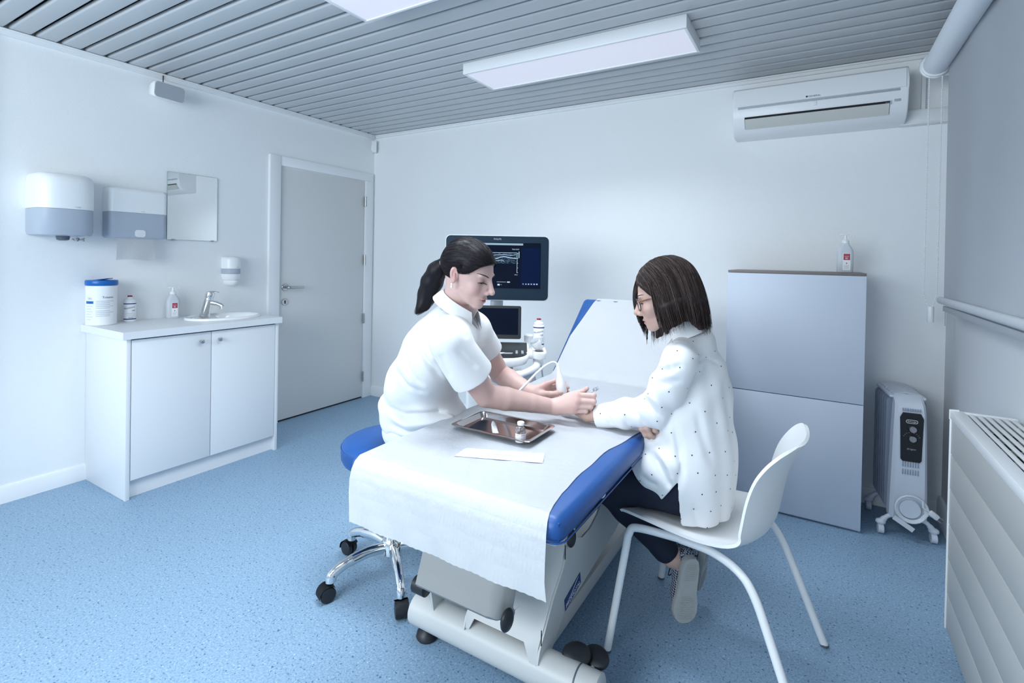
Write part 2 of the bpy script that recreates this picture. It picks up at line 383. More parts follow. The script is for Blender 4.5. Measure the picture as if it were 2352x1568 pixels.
b = B().lathe([(.02, 0), (.060, .0), (.062, .006), (.060, .014), (.055, .016), (.055, .024), (.058, .026), (.058, .034), (.052, .036)], n=32, mtx=Matrix.Translation((RX, RY+.036, RZ))@Matrix.Rotation(PI/2, 4, 'X'))
obj('chain_drive', b, M['white'], t)
obj('bracket', B().box(RX-.02, XR-.001, RY+.036, RY+.04, RZ-.05, RZ+.08, .001), M['white'], t)
b = B()
for xo, top in ((RX-.022, RZ-.055), (RX+.027, RZ-.05)):
    for z in np.arange(top, 1.10, -.0095):
        k = max(0, (1.16-z)/.06); xx = xo+(RX+.006-xo)*min(1, k)*.7
        b.ball((xx, RY+.022, z), .0038, 6, 4)
    b.tube([(xo, RY+.022, top), (xo, RY+.022, 1.16), (xo+(RX+.006-xo)*.7, RY+.022, 1.10)], .0016, 5)
o = obj('chain', b, M['white'], t); o['kind'] = 'stuff'
obj('chain_weight', B().lathe([(.012, 1.028), (.0135, 1.03), (.0135, 1.098), (.012, 1.104)], RX+.006, RY+.022, 16), M['white'], t)

t = thing('wall_radiator', 'cream panel radiator with slatted top grille below the window blind', 'radiator', (.49, 1.4, 0))
FX, Y1, Y0, ZT = .402, 2.232, .25, .812
n = 6; zs = [.070, .190, .308, .427, .545, .664, .783]
pb = None
for i in range(n):
    h = zs[i+1]-zs[i]
    if pb is None:
        pb = obj('front_panel', B().box(FX, FX+.02, Y0, Y1-.006, .0015, h-.0015, .0025, 2), M['rad'], t, world=False); o = pb
    else:
        o = pb.copy(); COL.objects.link(o)
    o.location = (-.49, -1.4, zs[i]); 
obj('groove_backing', B().box(FX+.008, FX+.022, Y0, Y1-.006, .07, .783), M['radw'], t)
obj('end_panel', B().box(FX-.004, XR-.012, Y1-.005, Y1, .07, ZT-.02, .002), M['radw'], t)
b = B(); b.box(FX-.004, FX+.034, Y0, Y1+.003, .784, ZT, .003); b.box(FX+.03, XR-.01, Y1-.018, Y1+.003, .784, ZT, .003)
b.prism([(FX-.006, Y1-.004), (FX+.008, Y1+.004), (FX+.02, Y1+.004), (FX+.02, Y1-.004)], 'z', .782, ZT+.003)
obj('top_frame', b, M['radw'], t)
sl = None
for i in range(6):
    x = FX+.046+i*.0205
    if sl is None:
        sl = obj('grille_slat', B().box(-.0064, .0064, Y0, Y1-.02, ZT-.0065, ZT-.001, .0025, 2), M['radw'], t, world=False); o = sl
    else:
        o = sl.copy(); COL.objects.link(o)
    o.location = (x-.49, -1.4, 0)
b = B()
for k in range(18): b.box(FX+.036, XR-.015, Y1-.13-k*.11, Y1-.125-k*.11, ZT-.026, ZT-.014)
obj('grille_crossbar', b, M['rad'], t)['kind'] = 'stuff'
obj('radiator_core', B().box(FX+.026, XR-.016, Y0, Y1-.03, .1, .76), M['dark'], t)
for y in (Y1-.25, .5): obj('foot', B().box(.44, .54, y-.02, y+.02, 0, .08, .003), M['radw'], t)

t = thing('cable_trunking', 'white cable duct running from the air conditioner to the blind', 'duct', (.46, YB, 2.06))
obj('duct', B().box(.360, XR-.002, YB-.055, YB-.001, 2.03, 2.105, .004), M['whitem'], t)
obj('duct_cover', B().box(.372, XR-.002, YB-.060, YB-.05, 2.036, 2.099, .003), M['whitem'], t)

t = thing('air_conditioner', 'white wall air conditioner with open louver above the filing cabinet', 'air conditioner', (-.03, YB, 2.17))
x0, x1 = -.437, .376
pf = [(YB-.001, 2.300), (YB-.15, 2.302), (YB-.178, 2.296), (YB-.193, 2.28), (YB-.200, 2.24), (YB-.203, 2.19), (YB-.200, 2.14), (YB-.188, 2.102), (YB-.165, 2.066), (YB-.13, 2.044), (YB-.08, 2.034), (YB-.001, 2.032)]
b = B().prism(pf, 'x', x0, x1)
es = [e for e in b.bm.edges if abs(e.verts[0].co.x-e.verts[1].co.x) < 1e-6 and e.verts[0].co.y < YB-.01 or (abs(e.verts[0].co.x-e.verts[1].co.x) < 1e-6 and e.verts[1].co.y < YB-.01)]
bmesh.ops.bevel(b.bm, geom=es, offset=.007, segments=3, profile=.5, affect='EDGES')
obj('housing', b, M['white'], t)
b = B().prism([(YB-.196, 2.284), (YB-.207, 2.24), (YB-.2095, 2.188), (YB-.203, 2.188), (YB-.19, 2.27)], 'x', x0+.012, x1-.012); obj('front_panel', b, M['white'], t)
obj('panel_groove', B().box(x0+.03, x1-.035, YB-.2055, YB-.19, 2.174, 2.186, .001), M['greyp'], t)
ol = [(YB-.2005, 2.127), (YB-.193, 2.110), (YB-.180, 2.088), (YB-.168, 2.068), (YB-.15, 2.09), (YB-.17, 2.13)]
obj('outlet', B().prism(ol, 'x', x0+.065, x1-.075), M['dark'], t)
fl = [(YB-.1985, 2.116), (YB-.1915, 2.100), (YB-.181, 2.081), (YB-.169, 2.064), (YB-.166, 2.066), (YB-.178, 2.084), (YB-.188, 2.102), (YB-.195, 2.117)]
obj('louver', B().prism(fl, 'x', x0+.067, x1-.077), M['flap'], t)
obj('sensor_window', B().box(-.038, -.018, YB-.206, YB-.2, 2.150, 2.172, .002), M['label'], t)
obj('display', B().box(.318, .345, YB-.199, YB-.196, 2.122, 2.134, .001), M['greyp'], t)
text('brand_lettering', '\u25CFGENERAL', .0125, frame((-.035, YB-.2092, 2.199), (1, 0, 0), (0, .03, 1)), M['ink'], t, xs=1.1)
b = B()
for k, w_ in enumerate((.034, .022, .022)): b.box(.27+.034-w_, .304, YB-.1995+k*.002, YB-.1965+k*.002, 2.127-k*.008, 2.1285-k*.008)
b.box(.3055, .307, YB-.199, YB-.193, 2.110, 2.130); obj('printed_marks', b, M['inkg'], t)

# ---------------------------------------------------------------- sink corner
t = thing('sink_cabinet', 'white two-door cabinet standing under the washbasin worktop', 'cabinet', (-3.29, 1.645, 0))
CX = -3.05
obj('side_panel', B().box(XL+.002, CX, 1.214, 1.234, 0, .842, .001), M['lamw'], t)
obj('side_panel', B().box(XL+.002, CX, 2.054, 2.073, 0, .842, .001), M['lamw'], t)
obj('carcass', B().box(XL+.002, CX-.022, 1.234, 2.054, .10, .80), M['whitem'], t)
obj('shadow_gap', B().box(CX-.022, CX-.016, 1.234, 2.054, .80, .842), M['dark'], t)
obj('plinth', B().box(CX-.05, CX-.035, 1.234, 2.054, 0, .10), M['lamw'], t)
for y0, y1, ky in ((1.238, 1.6405, 1.581), (1.6445, 2.050, 1.684)):
    dr = obj('door', B().box(CX-.019, CX-.001, y0, y1, .099, .8335, .0012), M['lamw'], t)
    k = B(); k.lathe([(.005, 0), (.005, .010), (.011, .015), (.0125, .020), (.0115, .025), (.006, .028)], n=18, mtx=Matrix.Translation((CX-.001, ky, .785))@Matrix.Rotation(PI/2, 4, 'Y'))
    obj('knob', k, M['steel'], dr)
BX, BY = -3.285, 1.845
t = thing('worktop', 'white laminate worktop lying on the sink cabinet', 'worktop', (-3.29, 1.64, .842))
def oval_hole(x0, x1, y0, y1, z0, z1, cx, cy, ax, ay, n=48):
    b = B(); ring = [(cx+ax*math.cos(2*PI*k/n), cy+ay*math.sin(2*PI*k/n)) for k in range(n)]
    out = []
    for px, py in ring:
        dx, dy = px-cx, py-cy; s = 1e9
        if dx > 1e-9: s = min(s, (x1-cx)/dx)
        if dx < -1e-9: s = min(s, (x0-cx)/dx)
        if dy > 1e-9: s = min(s, (y1-cy)/dy)
        if dy < -1e-9: s = min(s, (y0-cy)/dy)
        out.append([cx+dx*s, cy+dy*s])
    for c in ((x0, y0), (x0, y1), (x1, y0), (x1, y1)):
        k = min(range(n), key=lambda i: (out[i][0]-c[0])**2+(out[i][1]-c[1])**2); out[k] = list(c)
    rows = [[(p[0], p[1], z0) for p in ring], [(p[0], p[1], z0) for p in out], [(p[0], p[1], z1) for p in out], [(p[0], p[1], z1) for p in ring], [(p[0], p[1], z0) for p in ring]]
    b.grid(rows, True); bmesh.ops.remove_doubles(b.bm, verts=b.bm.verts, dist=1e-5); return b
obj('top_board', oval_hole(XL+.001, -3.028, 1.190, 2.086, .8425, .881, BX, BY, .155, .205), M['lamw'], t)
t = thing('washbasin', 'white oval washbasin set into the worktop', 'basin', (BX, BY, .881))
b = B(); rows = []
for s, z in ((1.0, .8815), (1.0, .889), (.985, .894), (.955, .8955), (.915, .893), (.88, .884), (.84, .862), (.78, .82), (.62, .775), (.35, .757), (.06, .754)):
    rows.append([(BX+(.172*s+.0)*math.cos(a)+(1-s)*.02, BY+.228*s*math.sin(a), z) for a in np.linspace(0, 2*PI, 49)[:-1]])
b.grid(rows, True); b.add(rows[-1], [tuple(range(48))]); obj('bowl', b, M['ceramic'], t, ang=60)
obj('drain', B().lathe([(.02, .7545), (.021, .757), (.012, .7565)], BX+.02, BY, 20), M['chrome'], t)
t = thing('mixer_tap', 'chrome mixer tap behind the washbasin', 'tap', (-3.405, 1.80, .89))
tx, ty = -3.415, 1.795; ax = Vector((.22, .10, 1)).normalized()
o_ = Vector((tx, ty, .889)); R = Matrix.Translation(o_)@ax.to_track_quat('Z', 'Y').to_matrix().to_4x4()
obj('body', B().lathe([(.030, -.004), (.030, .008), (.0265, .012), (.0255, .10), (.0255, .118), (.0245, .120), (.0270, .123), (.0270, .150), (.024, .158), (.008, .161)], n=28, mtx=R), M['chrome'], t)
sp = o_+ax*.086
obj('spout', B().tube(bez([sp, sp+Vector((.030, .024, -.002)), sp+Vector((.058, .046, -.014)), sp+Vector((.068, .054, -.026))], 8), [.0155]*12+[.0135]*13, 14), M['chrome'], t)
obj('spout_tip', B().lathe([(.0135, 0), (.0135, .018)], n=16, mtx=Matrix.Translation(sp+Vector((.068, .054, -.040)))), M['chrome'], t)
lv = o_+ax*.158
obj('lever', B().tube([lv+Vector((-.012, -.005, -.002)), lv+Vector((.018, .013, .001)), lv+Vector((.042, .032, -.002))], [.016, .012, .005], 10, flat=.55), M['chrome'], t)

def clabel(b, cx, cy, r, a0, a1, z0, z1, n=14):
    """patch of a cylinder wall, angles measured from +x"""
    b.grid([[(cx+r*math.cos(a), cy+r*math.sin(a), z) for a in np.linspace(a0, a1, n)] for z in (z0, z1)]); return b
def cyl_text(name, s, size, cx, cy, r, ang, z, m, par, slant=0, xs=1):
    """lettering wrapped on a standing cylinder, centre at angle ang"""
    o = text(name, s, size, Matrix.Rotation(slant, 4, 'Z'), m, None, False, 0, xs=xs); me = o.data
    for v in me.vertices:
        a = ang+v.co.x/r; v.co = (cx+r*math.cos(a), cy+r*math.sin(a), z+v.co.y)
    if par is not None:
        o.parent = par; me.transform(WM[par.name].inverted())
    return o
def facing(x, y): return math.atan2(-y, -x)
# disinfectant wipes tub
wx, wy = -3.462, 1.255
t = thing('wipes_tub', 'large white tub with blue lid, first on the worktop from the left', 'tub', (wx, wy, .881))
obj('tub', B().lathe([(.066, .8815), (.070, .885), (.0705, 1.085), (.0715, 1.09), (.0715, 1.10), (.069, 1.103)], wx, wy, 40), M['label'], t)
obj('lid', B().lathe([(.0725, 1.104), (.0745, 1.107), (.0745, 1.128), (.072, 1.132), (.03, 1.133)], wx, wy, 40), M['bluelid'], t)
b = B().box(-.036, .036, -.028, .028, 0, .004, .0015); b.bm.transform(Matrix.Translation((wx+.004, wy+.004, 1.1345))@Matrix.Rotation(.62, 4, 'Z')@Matrix.Rotation(-.14, 4, 'Y')); obj('lid_flap', b, M['bluelid'], t)
f0 = facing(wx, wy); R_ = .0711
cyl_text('lettering', 'Trisonic', .0165, wx, wy, R_+.0003, f0+.42, 1.038, M['ink'], t)
cyl_text('lettering', 'nic', .024, wx, wy, R_+.0003, f0-.78, 1.034, M['inkg'], t)
obj('blue_band', clabel(B(), wx, wy, R_+.0004, f0-1.15, f0-.52, 1.004, 1.018), M['bluelid'], t)
b = B()
for k in range(9): clabel(b, wx, wy, R_+.0003, f0-.36, f0+(.55 if k % 3 else .8), 1.016-k*.0095-(.006 if k > 4 else 0), 1.0185-k*.0095-(.006 if k > 4 else 0))
for k in range(6): clabel(b, wx, wy, R_+.0003, f0-1.1, f0-.55-(k % 2)*.12, .988-k*.0145, .990-k*.0145)
obj('printed_lines', b, M['inkg'], t)['kind'] = 'stuff'
# gel bottles
def gel_bottle(x, y, z, label):
    t = thing('gel_bottle', label, 'bottle', (x, y, z), group='white gel bottles'); f = facing(x, y)
    obj('bottle', B().lathe([(.029, z+.0005), (.031, z+.003), (.0312, z+.112), (.028, z+.118), (.0255, z+.121), (.0255, z+.128), (.02, z+.134), (.014, z+.138), (.012, z+.146)], x, y, 28), M['label'], t)
    obj('cap', B().lathe([(.0118, z+.144), (.0122, z+.152), (.0105, z+.1545)], x, y, 18), M['redcap'], t)
    for zz in (.014, .104): obj('label_stripe', clabel(B(), x, y, .0316, f-1.25, f+1.25, z+zz, z+zz+.0058), M['navyl'], t)
    cyl_text('lettering', 'Aquasonic', .0148, x, y, .0316, f-.05, z+.084, M['navyl'], t, .16)
    cyl_text('lettering', '100', .0125, x, y, .0316, f+.55, z+.066, M['navyl'], t, .1)
    b = B()
    for k in range(4): clabel(b, x, y, .0315, f-.6+.12*k, f+.9, z+.050-k*.0062, z+.0515-k*.0062)
    obj('printed_lines', b, M['inkg'], t)['kind'] = 'stuff'
    cyl_text('lettering', 'Parker', .0098, x, y, .0316, f+.2, z+.024, M['ink'], t)
gel_bottle(-3.492, 1.405, .881, 'white gel bottle with dark red cap beside the blue-lidded tub')
# pump bottles
def pump_bottle(x, y, z, label, turn=0):
    t = thing('pump_bottle', label, 'bottle', (x, y, z), group='pump bottles with red label'); f = facing(x, y)+turn
    R = Matrix.Translation((x, y, z))@Matrix.Rotation(f+PI/2, 4, 'Z')       # local -y faces the camera
    b = B(); rows = []
    for hw, hd, zz in ((.033, .021, .0005), (.0355, .0235, .004), (.036, .024, .06), (.036, .024, .105), (.033, .022, .118), (.024, .018, .135), (.0165, .0155, .147), (.0155, .0155, .152)):
        rows.append([R@Vector((p[0], p[1], zz)) for p in rrect(-hw, hw, -hd, hd, min(hd*.75, .016), 5)])
    b.grid(rows, True); b.add(rows[0], [tuple(range(24))]); b.add(rows[-1], [tuple(range(24))]); obj('bottle', b, M['bottle'], t, ang=50)
    b = B().lathe([(.0165, .150), (.0165, .163), (.012, .168), (.0075, .172), (.0055, .176), (.0055, .192)], n=22, mtx=R); obj('pump_collar', b, M['white'], t)
    b = B().box(-.013, .028, -.006, .006, .1915, .198, .0025, 2, R@Matrix.Rotation(-.06, 4, 'Y')); b.tube([R@Vector((.026, 0, .195)), R@Vector((.033, 0, .193)), R@Vector((.036, 0, .186))], .0035, 8); obj('pump_head', b, M['white'], t)
    obj('label', B().box(-.012, .0215, -.0252, -.0243, .012, .098, 0, 2, R), M['label'], t)
    obj('red_panel', B().box(-.0095, .019, -.0257, -.0252, .064, .096, 0, 2, R), M['red'], t)
    text('lettering', '85', .0125, R@frame((.0045, -.0259, .0725), (1, 0, 0), (0, 0, 1)), M['label'], t)
    text('lettering', 'Sterillium', .0055, R@frame((.0045, -.0259, .083), (1, 0, 0), (0, 0, 1)), M['label'], t)
    b = B(); b.prism([(.001, .046), (.004, .052), (.008, .047), (.0045, .044)], 'y', -.0256, -.0253); b.bm.transform(R); obj('printed_mark', b, M['red'], t)
    b = B()
    for k in range(4): b.box(-.007, .016-.003*(k % 2), -.0256, -.0253, .036-k*.0055, .0375-k*.0055, 0, 2, R)
    obj('printed_lines', b, M['inkg'], t)['kind'] = 'stuff'
pump_bottle(-3.485, 1.635, .881, 'clear pump bottle with red label on the worktop beside the tap', .25)
pump_bottle(.126, 3.13, 1.257, 'clear pump bottle with red label on top of the filing cabinet', .1)

# dispensers, mirror
t = thing('roll_towel_dispenser', 'big rounded white towel roll dispenser, leftmost on the left wall', 'dispenser', (XL, 1.073, 1.36))
y0, y1, z0, z1, dp = .952, 1.196, 1.372, 1.700, .205
def dome_sec(s, z, k=0):  # rounded plan of the dispenser
    hw = (y1-y0)/2*s; cy = (y0+y1)/2; d_ = dp*(.55+.45*s)*s if s < 1 else dp
    pts = [(XL+.001, cy-hw), (XL+d_*.55, cy-hw)]
    for a in np.linspace(-PI/2, PI/2, 15)[1:-1]: pts.append((XL+d_*.55+d_*.45*max(0, math.cos(a))**.75, cy+hw*math.copysign(abs(math.sin(a))**.75, math.sin(a))))
    return [(p[0], p[1], z) for p in pts+[(XL+d_*.55, cy+hw), (XL+.001, cy+hw)]]
b = B(); zs_ = 1.512; rows = [dome_sec(1, zs_), dome_sec(1.0, 1.64), dome_sec(.985, 1.668), dome_sec(.94, 1.687), dome_sec(.84, 1.697), dome_sec(.5, 1.701)]
b.grid(rows, True); b.add(rows[-1], [tuple(range(len(rows[-1])))]); b.add(rows[0], [tuple(range(len(rows[0])))]); obj('cover', b, M['white'], t, ang=50)
b = B(); rows = [dome_sec(.86, 1.372), dome_sec(.955, 1.376), dome_sec(.985, 1.392), dome_sec(.99, zs_-.001)]
b.grid(rows, True); b.add(rows[0], [tuple(range(len(rows[0])))]); b.add(rows[-1], [tuple(range(len(rows[-1])))]); obj('lower_window', b, M['smoke'], t, ang=50)
obj('inner_roll', B().lathe([(.087, 1.4), (.087, 1.508)], XL+.103, 1.074, 30), M['towel'], t)
obj('nozzle', B().lathe([(.030, 1.372), (.026, 1.352), (.016, 1.348)], XL+.105, 1.074, 18), M['dgrey'], t)
b = B(); pts = []
for i in range(7):
    row = [];
    for j in range(7): row.append((XL+.12+.035*(j/6-.5)+.012*math.sin(i*2.1+j), 1.11+i*.0085, 1.362-.012*abs(j-3)/3+.006*math.sin(i*1.7+j*1.3)))
    pts.append(row)
b.grid(pts); bmesh.ops.solidify(b.bm, geom=b.bm.faces[:], thickness=.001); obj('towel_end', b, M['towel'], t)
text('emblem', 'TORK', .0095, frame((XL+dp+.0005, 1.105, 1.522), (0, 1, 0), (0, 0, 1)), M['inkg'], t)
t = thing('towel_dispenser', 'flat white towel dispenser with paper hanging out, beside the mirror', 'dispenser', (XL, 1.435, 1.37))
y0, y1, dp = 1.283, 1.584, .100
def flat_sec(s, z, yy0=y0, yy1=y1):
    return [(XL+.001, yy0+(1-s)*.1, z)]+[(XL+p[0], p[1], z) for p in [(dp*s-.028+.028*math.sin(a), yy0+(1-s)*.1+.028-.028*math.cos(a)) for a in np.linspace(0, PI/2, 6)]+[(dp*s-.028+.028*math.cos(a), yy1-(1-s)*.1-.028+.028*math.sin(a)) for a in np.linspace(0, PI/2, 6)]]+[(XL+.001, yy1-(1-s)*.1, z)]
b = B(); rows = [flat_sec(1, 1.524), flat_sec(1, 1.640), flat_sec(.985, 1.652), flat_sec(.93, 1.661), flat_sec(.7, 1.665)]
b.grid(rows, True); b.add(rows[-1], [tuple(range(14))]); b.add(rows[0], [tuple(range(14))]); obj('cover', b, M['white'], t, ang=50)
b = B(); rows = [flat_sec(.90, 1.374), flat_sec(.965, 1.380), flat_sec(.985, 1.392), flat_sec(.985, 1.523)]
b.grid(rows, True); b.add(rows[-1], [tuple(range(14))]); b.add(rows[0], [tuple(range(14))]); obj('lower_window', b, M['smoke'], t, ang=50)
b = B().prism([(p[0], p[1]) for p in rrect(1.407, 1.462, 1.382, 1.424, .014, 5)], 'x', XL+.0985, XL+.1005); obj('towel_slot', b, M['towel'], t)
b = B(); rows = []
for i in range(9):
    z = 1.386-i*.0175; s = i/8
    rows.append([(XL+.082+.010*s+.004*math.sin(j*.9+i*.5)*s, 1.325+(.198+.0*s)*j/10-.006*s, z+.004*math.sin(j*.5)) for j in range(11)])
b.grid(rows); bmesh.ops.solidify(b.bm, geom=b.bm.faces[:], thickness=.0012); obj('paper_towel', b, M['towel'], t)
text('emblem', 'TORK', .0085, frame((XL+dp+.0004, 1.447, 1.532), (0, 1, 0), (0, 0, 1)), M['inkg'], t)
t = thing('wall_mirror', 'small frameless mirror on the wall above the tap', 'mirror', (XL, 1.777, 1.59))
MY0, MY1, MZ0, MZ1 = 1.618, 1.930, 1.376, 1.808
obj('backing', B().box(XL+.004, XL+.009, MY0, MY1, MZ0, MZ1, .0004), M['glass_edge'], t)
obj('mirror_glass', B().box(XL+.009, XL+.0096, MY0+.0015, MY1-.0015, MZ0+.0015, MZ1-.0015), M['mirror'], t)
for y in (MY0+.04, MY1-.03): obj('clip', B().box(XL+.001, XL+.0125, y-.011, y+.011, MZ0-.004, MZ0+.005, .001), M['steel'], t)
t = thing('soap_dispenser', 'small white soap dispenser on the wall next to the door frame', 'dispenser', (XL, 2.02, 1.07))
def soap_sec(hw, d_, z): return [(XL+.001, 2.02-hw, z)]+[(XL+d_*.45+d_*.55*math.cos(a), 2.02+hw*math.sin(a), z) for a in np.linspace(-PI/2, PI/2, 13)]+[(XL+.001, 2.02+hw, z)]
def soap_part(name, secs, m):
    b = B(); rows = [soap_sec(*s) for s in secs]; b.grid(rows, True); b.add(rows[0], [tuple(range(15))]); b.add(rows[-1], [tuple(range(15))]); obj(name, b, m, t, ang=50)
soap_part('cover', [(.054, .088, 1.189), (.055, .09, 1.25), (.053, .087, 1.264), (.045, .075, 1.271), (.02, .04, 1.273)], M['white'])
soap_part('level_window', [(.0535, .087, 1.154), (.0535, .087, 1.188)], M['smoke'])
soap_part('lower_cover', [(.043, .075, 1.11), (.050, .083, 1.125), (.0545, .089, 1.153)], M['white'])
soap_part('push_bar', [(.012, .05, 1.068), (.026, .075, 1.074), (.036, .09, 1.092), (.038, .092, 1.109)], M['white'])
text('emblem', 'TORK', .008, frame((XL+.0885, 2.032, 1.199), (-.12, 1, 0), (0, 0, 1)), M['inkg'], t)

# ---------------------------------------------------------------- filing cabinet and heater
t = thing('filing_cabinet', 'tall lilac-grey cupboard with two flap doors against the back wall', 'cabinet', (-.106, 3.15, 0))
fx0, fx1, fy = -.412, .208, 2.953
obj('carcass', B().box(fx0+.001, fx1-.001, fy+.02, YB-.016, 0, 1.243, .001), M['file'], t)
obj('top_board', B().box(fx0, fx1, fy+.004, YB-.016, 1.244, 1.2565, .001), M['brown'], t)
obj('door', B().box(fx0, fx1, fy, fy+.018, .012, .6185, .0012), M['file'], t)
obj('door', B().box(fx0, fx1, fy, fy+.018, .6225, 1.243, .0012), M['file'], t)

HX, HY = .397, 3.02
t = thing('oil_heater', 'pale oil-filled heater with black control panel beside the filing cabinet', 'heater', (HX, HY, 0), 0)
def hw(z): return .062+.012*max(0, min(1, (.62-z)/.5))
b = B(); rows = []
for z, d_, s in ((.090, .0, .97), (.11, -.012, 1.0), (.30, -.018, 1.0), (.52, -.02, 1.0), (.60, -.016, .98), (.640, .0, .95), (.668, .035, .92), (.676, .06, .9)):
    h = hw(z)*s; rows.append([(HX-h, HY+.055, z), (HX-h, HY+.012+d_*.5, z), (HX-h*.80, HY+d_, z), (HX+h*.80, HY+d_, z), (HX+h, HY+.012+d_*.5, z), (HX+h, HY+.055, z)] if z < .66 else [(HX-h, HY+.06, z), (HX-h, HY+.05, z), (HX-h*.8, HY+d_, z), (HX+h*.8, HY+d_, z), (HX+h, HY+.05, z), (HX+h, HY+.06, z)])
b.grid(rows, True); b.add(rows[0], [tuple(range(6))]); b.add(rows[-1], [tuple(range(6))])
obj('front_cover', b, M['heat'], t, ang=30)
b = B().prism([(HX-.045, .582), (HX-.034, .605), (HX+.034, .605), (HX+.045, .582), (HX+.040, .386), (HX+.033, .377), (HX-.033, .377), (HX-.040, .386)], 'y', HY-.0235, HY-.010); obj('control_panel', b, M['black'], t)
for z in (.532, .487):
    k = B().lathe([(.0155, 0), (.0155, .012), (.0135, .015)], n=24, mtx=Matrix.Translation((HX+.002, HY-.0235, z))@Matrix.Rotation(PI/2, 4, 'X')); k.box(HX+.001, HX+.003, HY-.0405, HY-.038, z-.014, z+.014); obj('knob', k, M['steel'], t)
b = B().tube([(HX+p[0], HY-.0245, .566+p[1]) for p in rrect(-.022, .022, -.0075, .0075, .007, 4)], .0011, 6, True); obj('logo_ring', b, M['label'], t)
text('lettering', "De'Longhi", .0082, frame((HX, HY-.0242, .566), (1, 0, 0), (0, 0, 1)), M['label'], t)
text('lettering', 'dragon', .0115, frame((HX, HY-.0242, .437), (1, 0, 0), (0, 0, 1)), M['inkg'], t, xs=1.1)
b = B()
for k in range(9): a = PI*(.08+.84*k/8); b.box(HX+.031*math.cos(a)-.002, HX+.031*math.cos(a)+.002, HY-.0242, HY-.0237, .489+.025*math.sin(a), .4905+.025*math.sin(a))
obj('dial_marks', b, M['inkg'], t)['kind'] = 'stuff'
b = B()
for k in range(8): b.box(HX-.036+k*.0095, HX-.032+k*.0095, HY-.0205, HY-.014, .612, .626, .0008)
for r in (0, 1):
    for k in range(7): b.box(HX-.032+k*.0098, HX-.0275+k*.0098, HY-.0212, HY-.014, .350-r*.036, .375-r*.036, .0008)
obj('vent_slot', b, M['fin'], t)['kind'] = 'stuff'
fin = None
for k in range(6):
    y = HY+.082+k*.042
    if fin is None:
        b = B().prism([(p[0], p[1]) for p in rrect(-.079, .079, .105, .652, .022, 4)], 'y', -.0065, .0065)
        b.prism([(p[0], p[1]) for p in rrect(-.05, .05, .13, .63, .02, 3)], 'y', -.017, .017); fin = obj('fin', b, M['fin'], t, world=False); o = fin
    else: o = fin.copy(); COL.objects.link(o)
    o.location = (0, y-HY, 0)
tb = None
for k in range(6):
    if tb is None: tb = obj('top_bar', B().prism([(-.062, .662), (-.055, .676), (.0, .684), (.055, .676), (.062, .662), (.05, .668), (0, .676), (-.05, .668)], 'y', -.012, .012), M['heat'], t, world=False); o = tb
    else: o = tb.copy(); COL.objects.link(o)
    o.location = (0, .082+k*.042, 0)
b = B()
for s in (-1, 1): b.box(HX+s*.064-.008, HX+s*.064+.008, HY+.05, HY+.31, .655, .668, .003)
obj('top_rail', b, M['heat'], t)['kind'] = 'stuff'
for yy in (HY+.015, HY+.27):
    for s in (-1, 1):
        b = B().tube(bez([(HX+s*.05, yy, .10), (HX+s*.075, yy, .088), (HX+s*.095, yy, .066), (HX+s*.108, yy, .05)], 5), [.010]*8+[.013]*8, 10); b.ball((HX+s*.103, yy, .056), (.022, .017, .015)); ft = obj('foot', b, M['heat'], t)
        b = B().lathe([(.020, -.012), (.0225, -.010), (.0225, .010), (.020, .012)], n=20, mtx=Matrix.Translation((HX+s*.103, yy, .023))@Matrix.Rotation(PI/2, 4, 'Y')); obj('caster_wheel', b, M['heat'], ft)
cz, cr = .165, .052
obj('cable_hub', B().lathe([(.046, 0), (.046, .012), (.04, .02)], n=28, mtx=Matrix.Translation((HX, HY-.012, .155))@Matrix.Rotation(PI/2, 4, 'X')), M['heat'], t)
pth = []
for k in range(64):
    a = k*2*PI/20; r_ = cr+.008*math.sin(k*.31)+.004*(k//20); pth.append((HX+.004+r_*math.cos(a), HY-.030-.003*(k//20), .150+r_*1.05*math.sin(a)))
pth += [(HX+.045, HY-.045, .18), (HX+.07, HY-.045, .165)]
obj('power_cord', B().tube(pth, .0042, 8), M['cable'], t)
pl = Vector((.75, 0, -.55)).normalized(); p0 = Vector((HX+.068, HY-.047, .166)); Rp = frame(p0, pl, (0, 1, 0))
b = B().box(0, .04, -.010, .010, -.013, .013, .006, 2, Rp); pg = obj('plug', b, M['cable'], t)
for s in (-1, 1): obj('plug_pin', B().tube([Rp@Vector((.04, 0, s*.008)), Rp@Vector((.058, 0, s*.008))], .0024, 8), M['steel'], pg)
b = B().box(-.045, .045, -.001, .001, -.011, .011, 0, 2, Matrix.Translation((HX-.03, HY-.055, .093))@Matrix.Rotation(.55, 4, 'Y')); obj('cord_tag', b, M['cable'], t)
t.rotation_euler = (0, 0, .12)

# ---------------------------------------------------------------- stool
SX, SY = -1.462, 1.515
t = thing('swivel_stool', 'round blue swivel stool on a chrome five-star base, sat on beside the couch', 'stool', (SX, SY, 0), math.radians(-110))
obj('seat', B().lathe([(.17, .478), (.196, .484), (.203, .50), (.204, .535), (.199, .551), (.18, .561), (.10, .567), (.02, .568)], n=48), M['vinyl'], t, False, 50)
b = B(); obj('seat_seam', B().tube([(.2035*math.cos(a), .2035*math.sin(a), .541) for a in np.linspace(0, 2*PI, 49)[:-1]], .0022, 6, True), M['vinyl'], t, False)
obj('gas_lift', B().lathe([(.030, .085), (.030, .32), (.024, .322), (.024, .33), (.015, .332), (.015, .465)], n=24), M['chrome'], t, False)
obj('seat_plate', B().lathe([(.05, .45), (.10, .476), (.10, .479)], n=24), M['black'], t, False)
obj('hub', B().lathe([(.036, .088), (.042, .095), (.042, .140), (.036, .150)], n=24), M['chrome'], t, False)
lg0 = cs0 = None
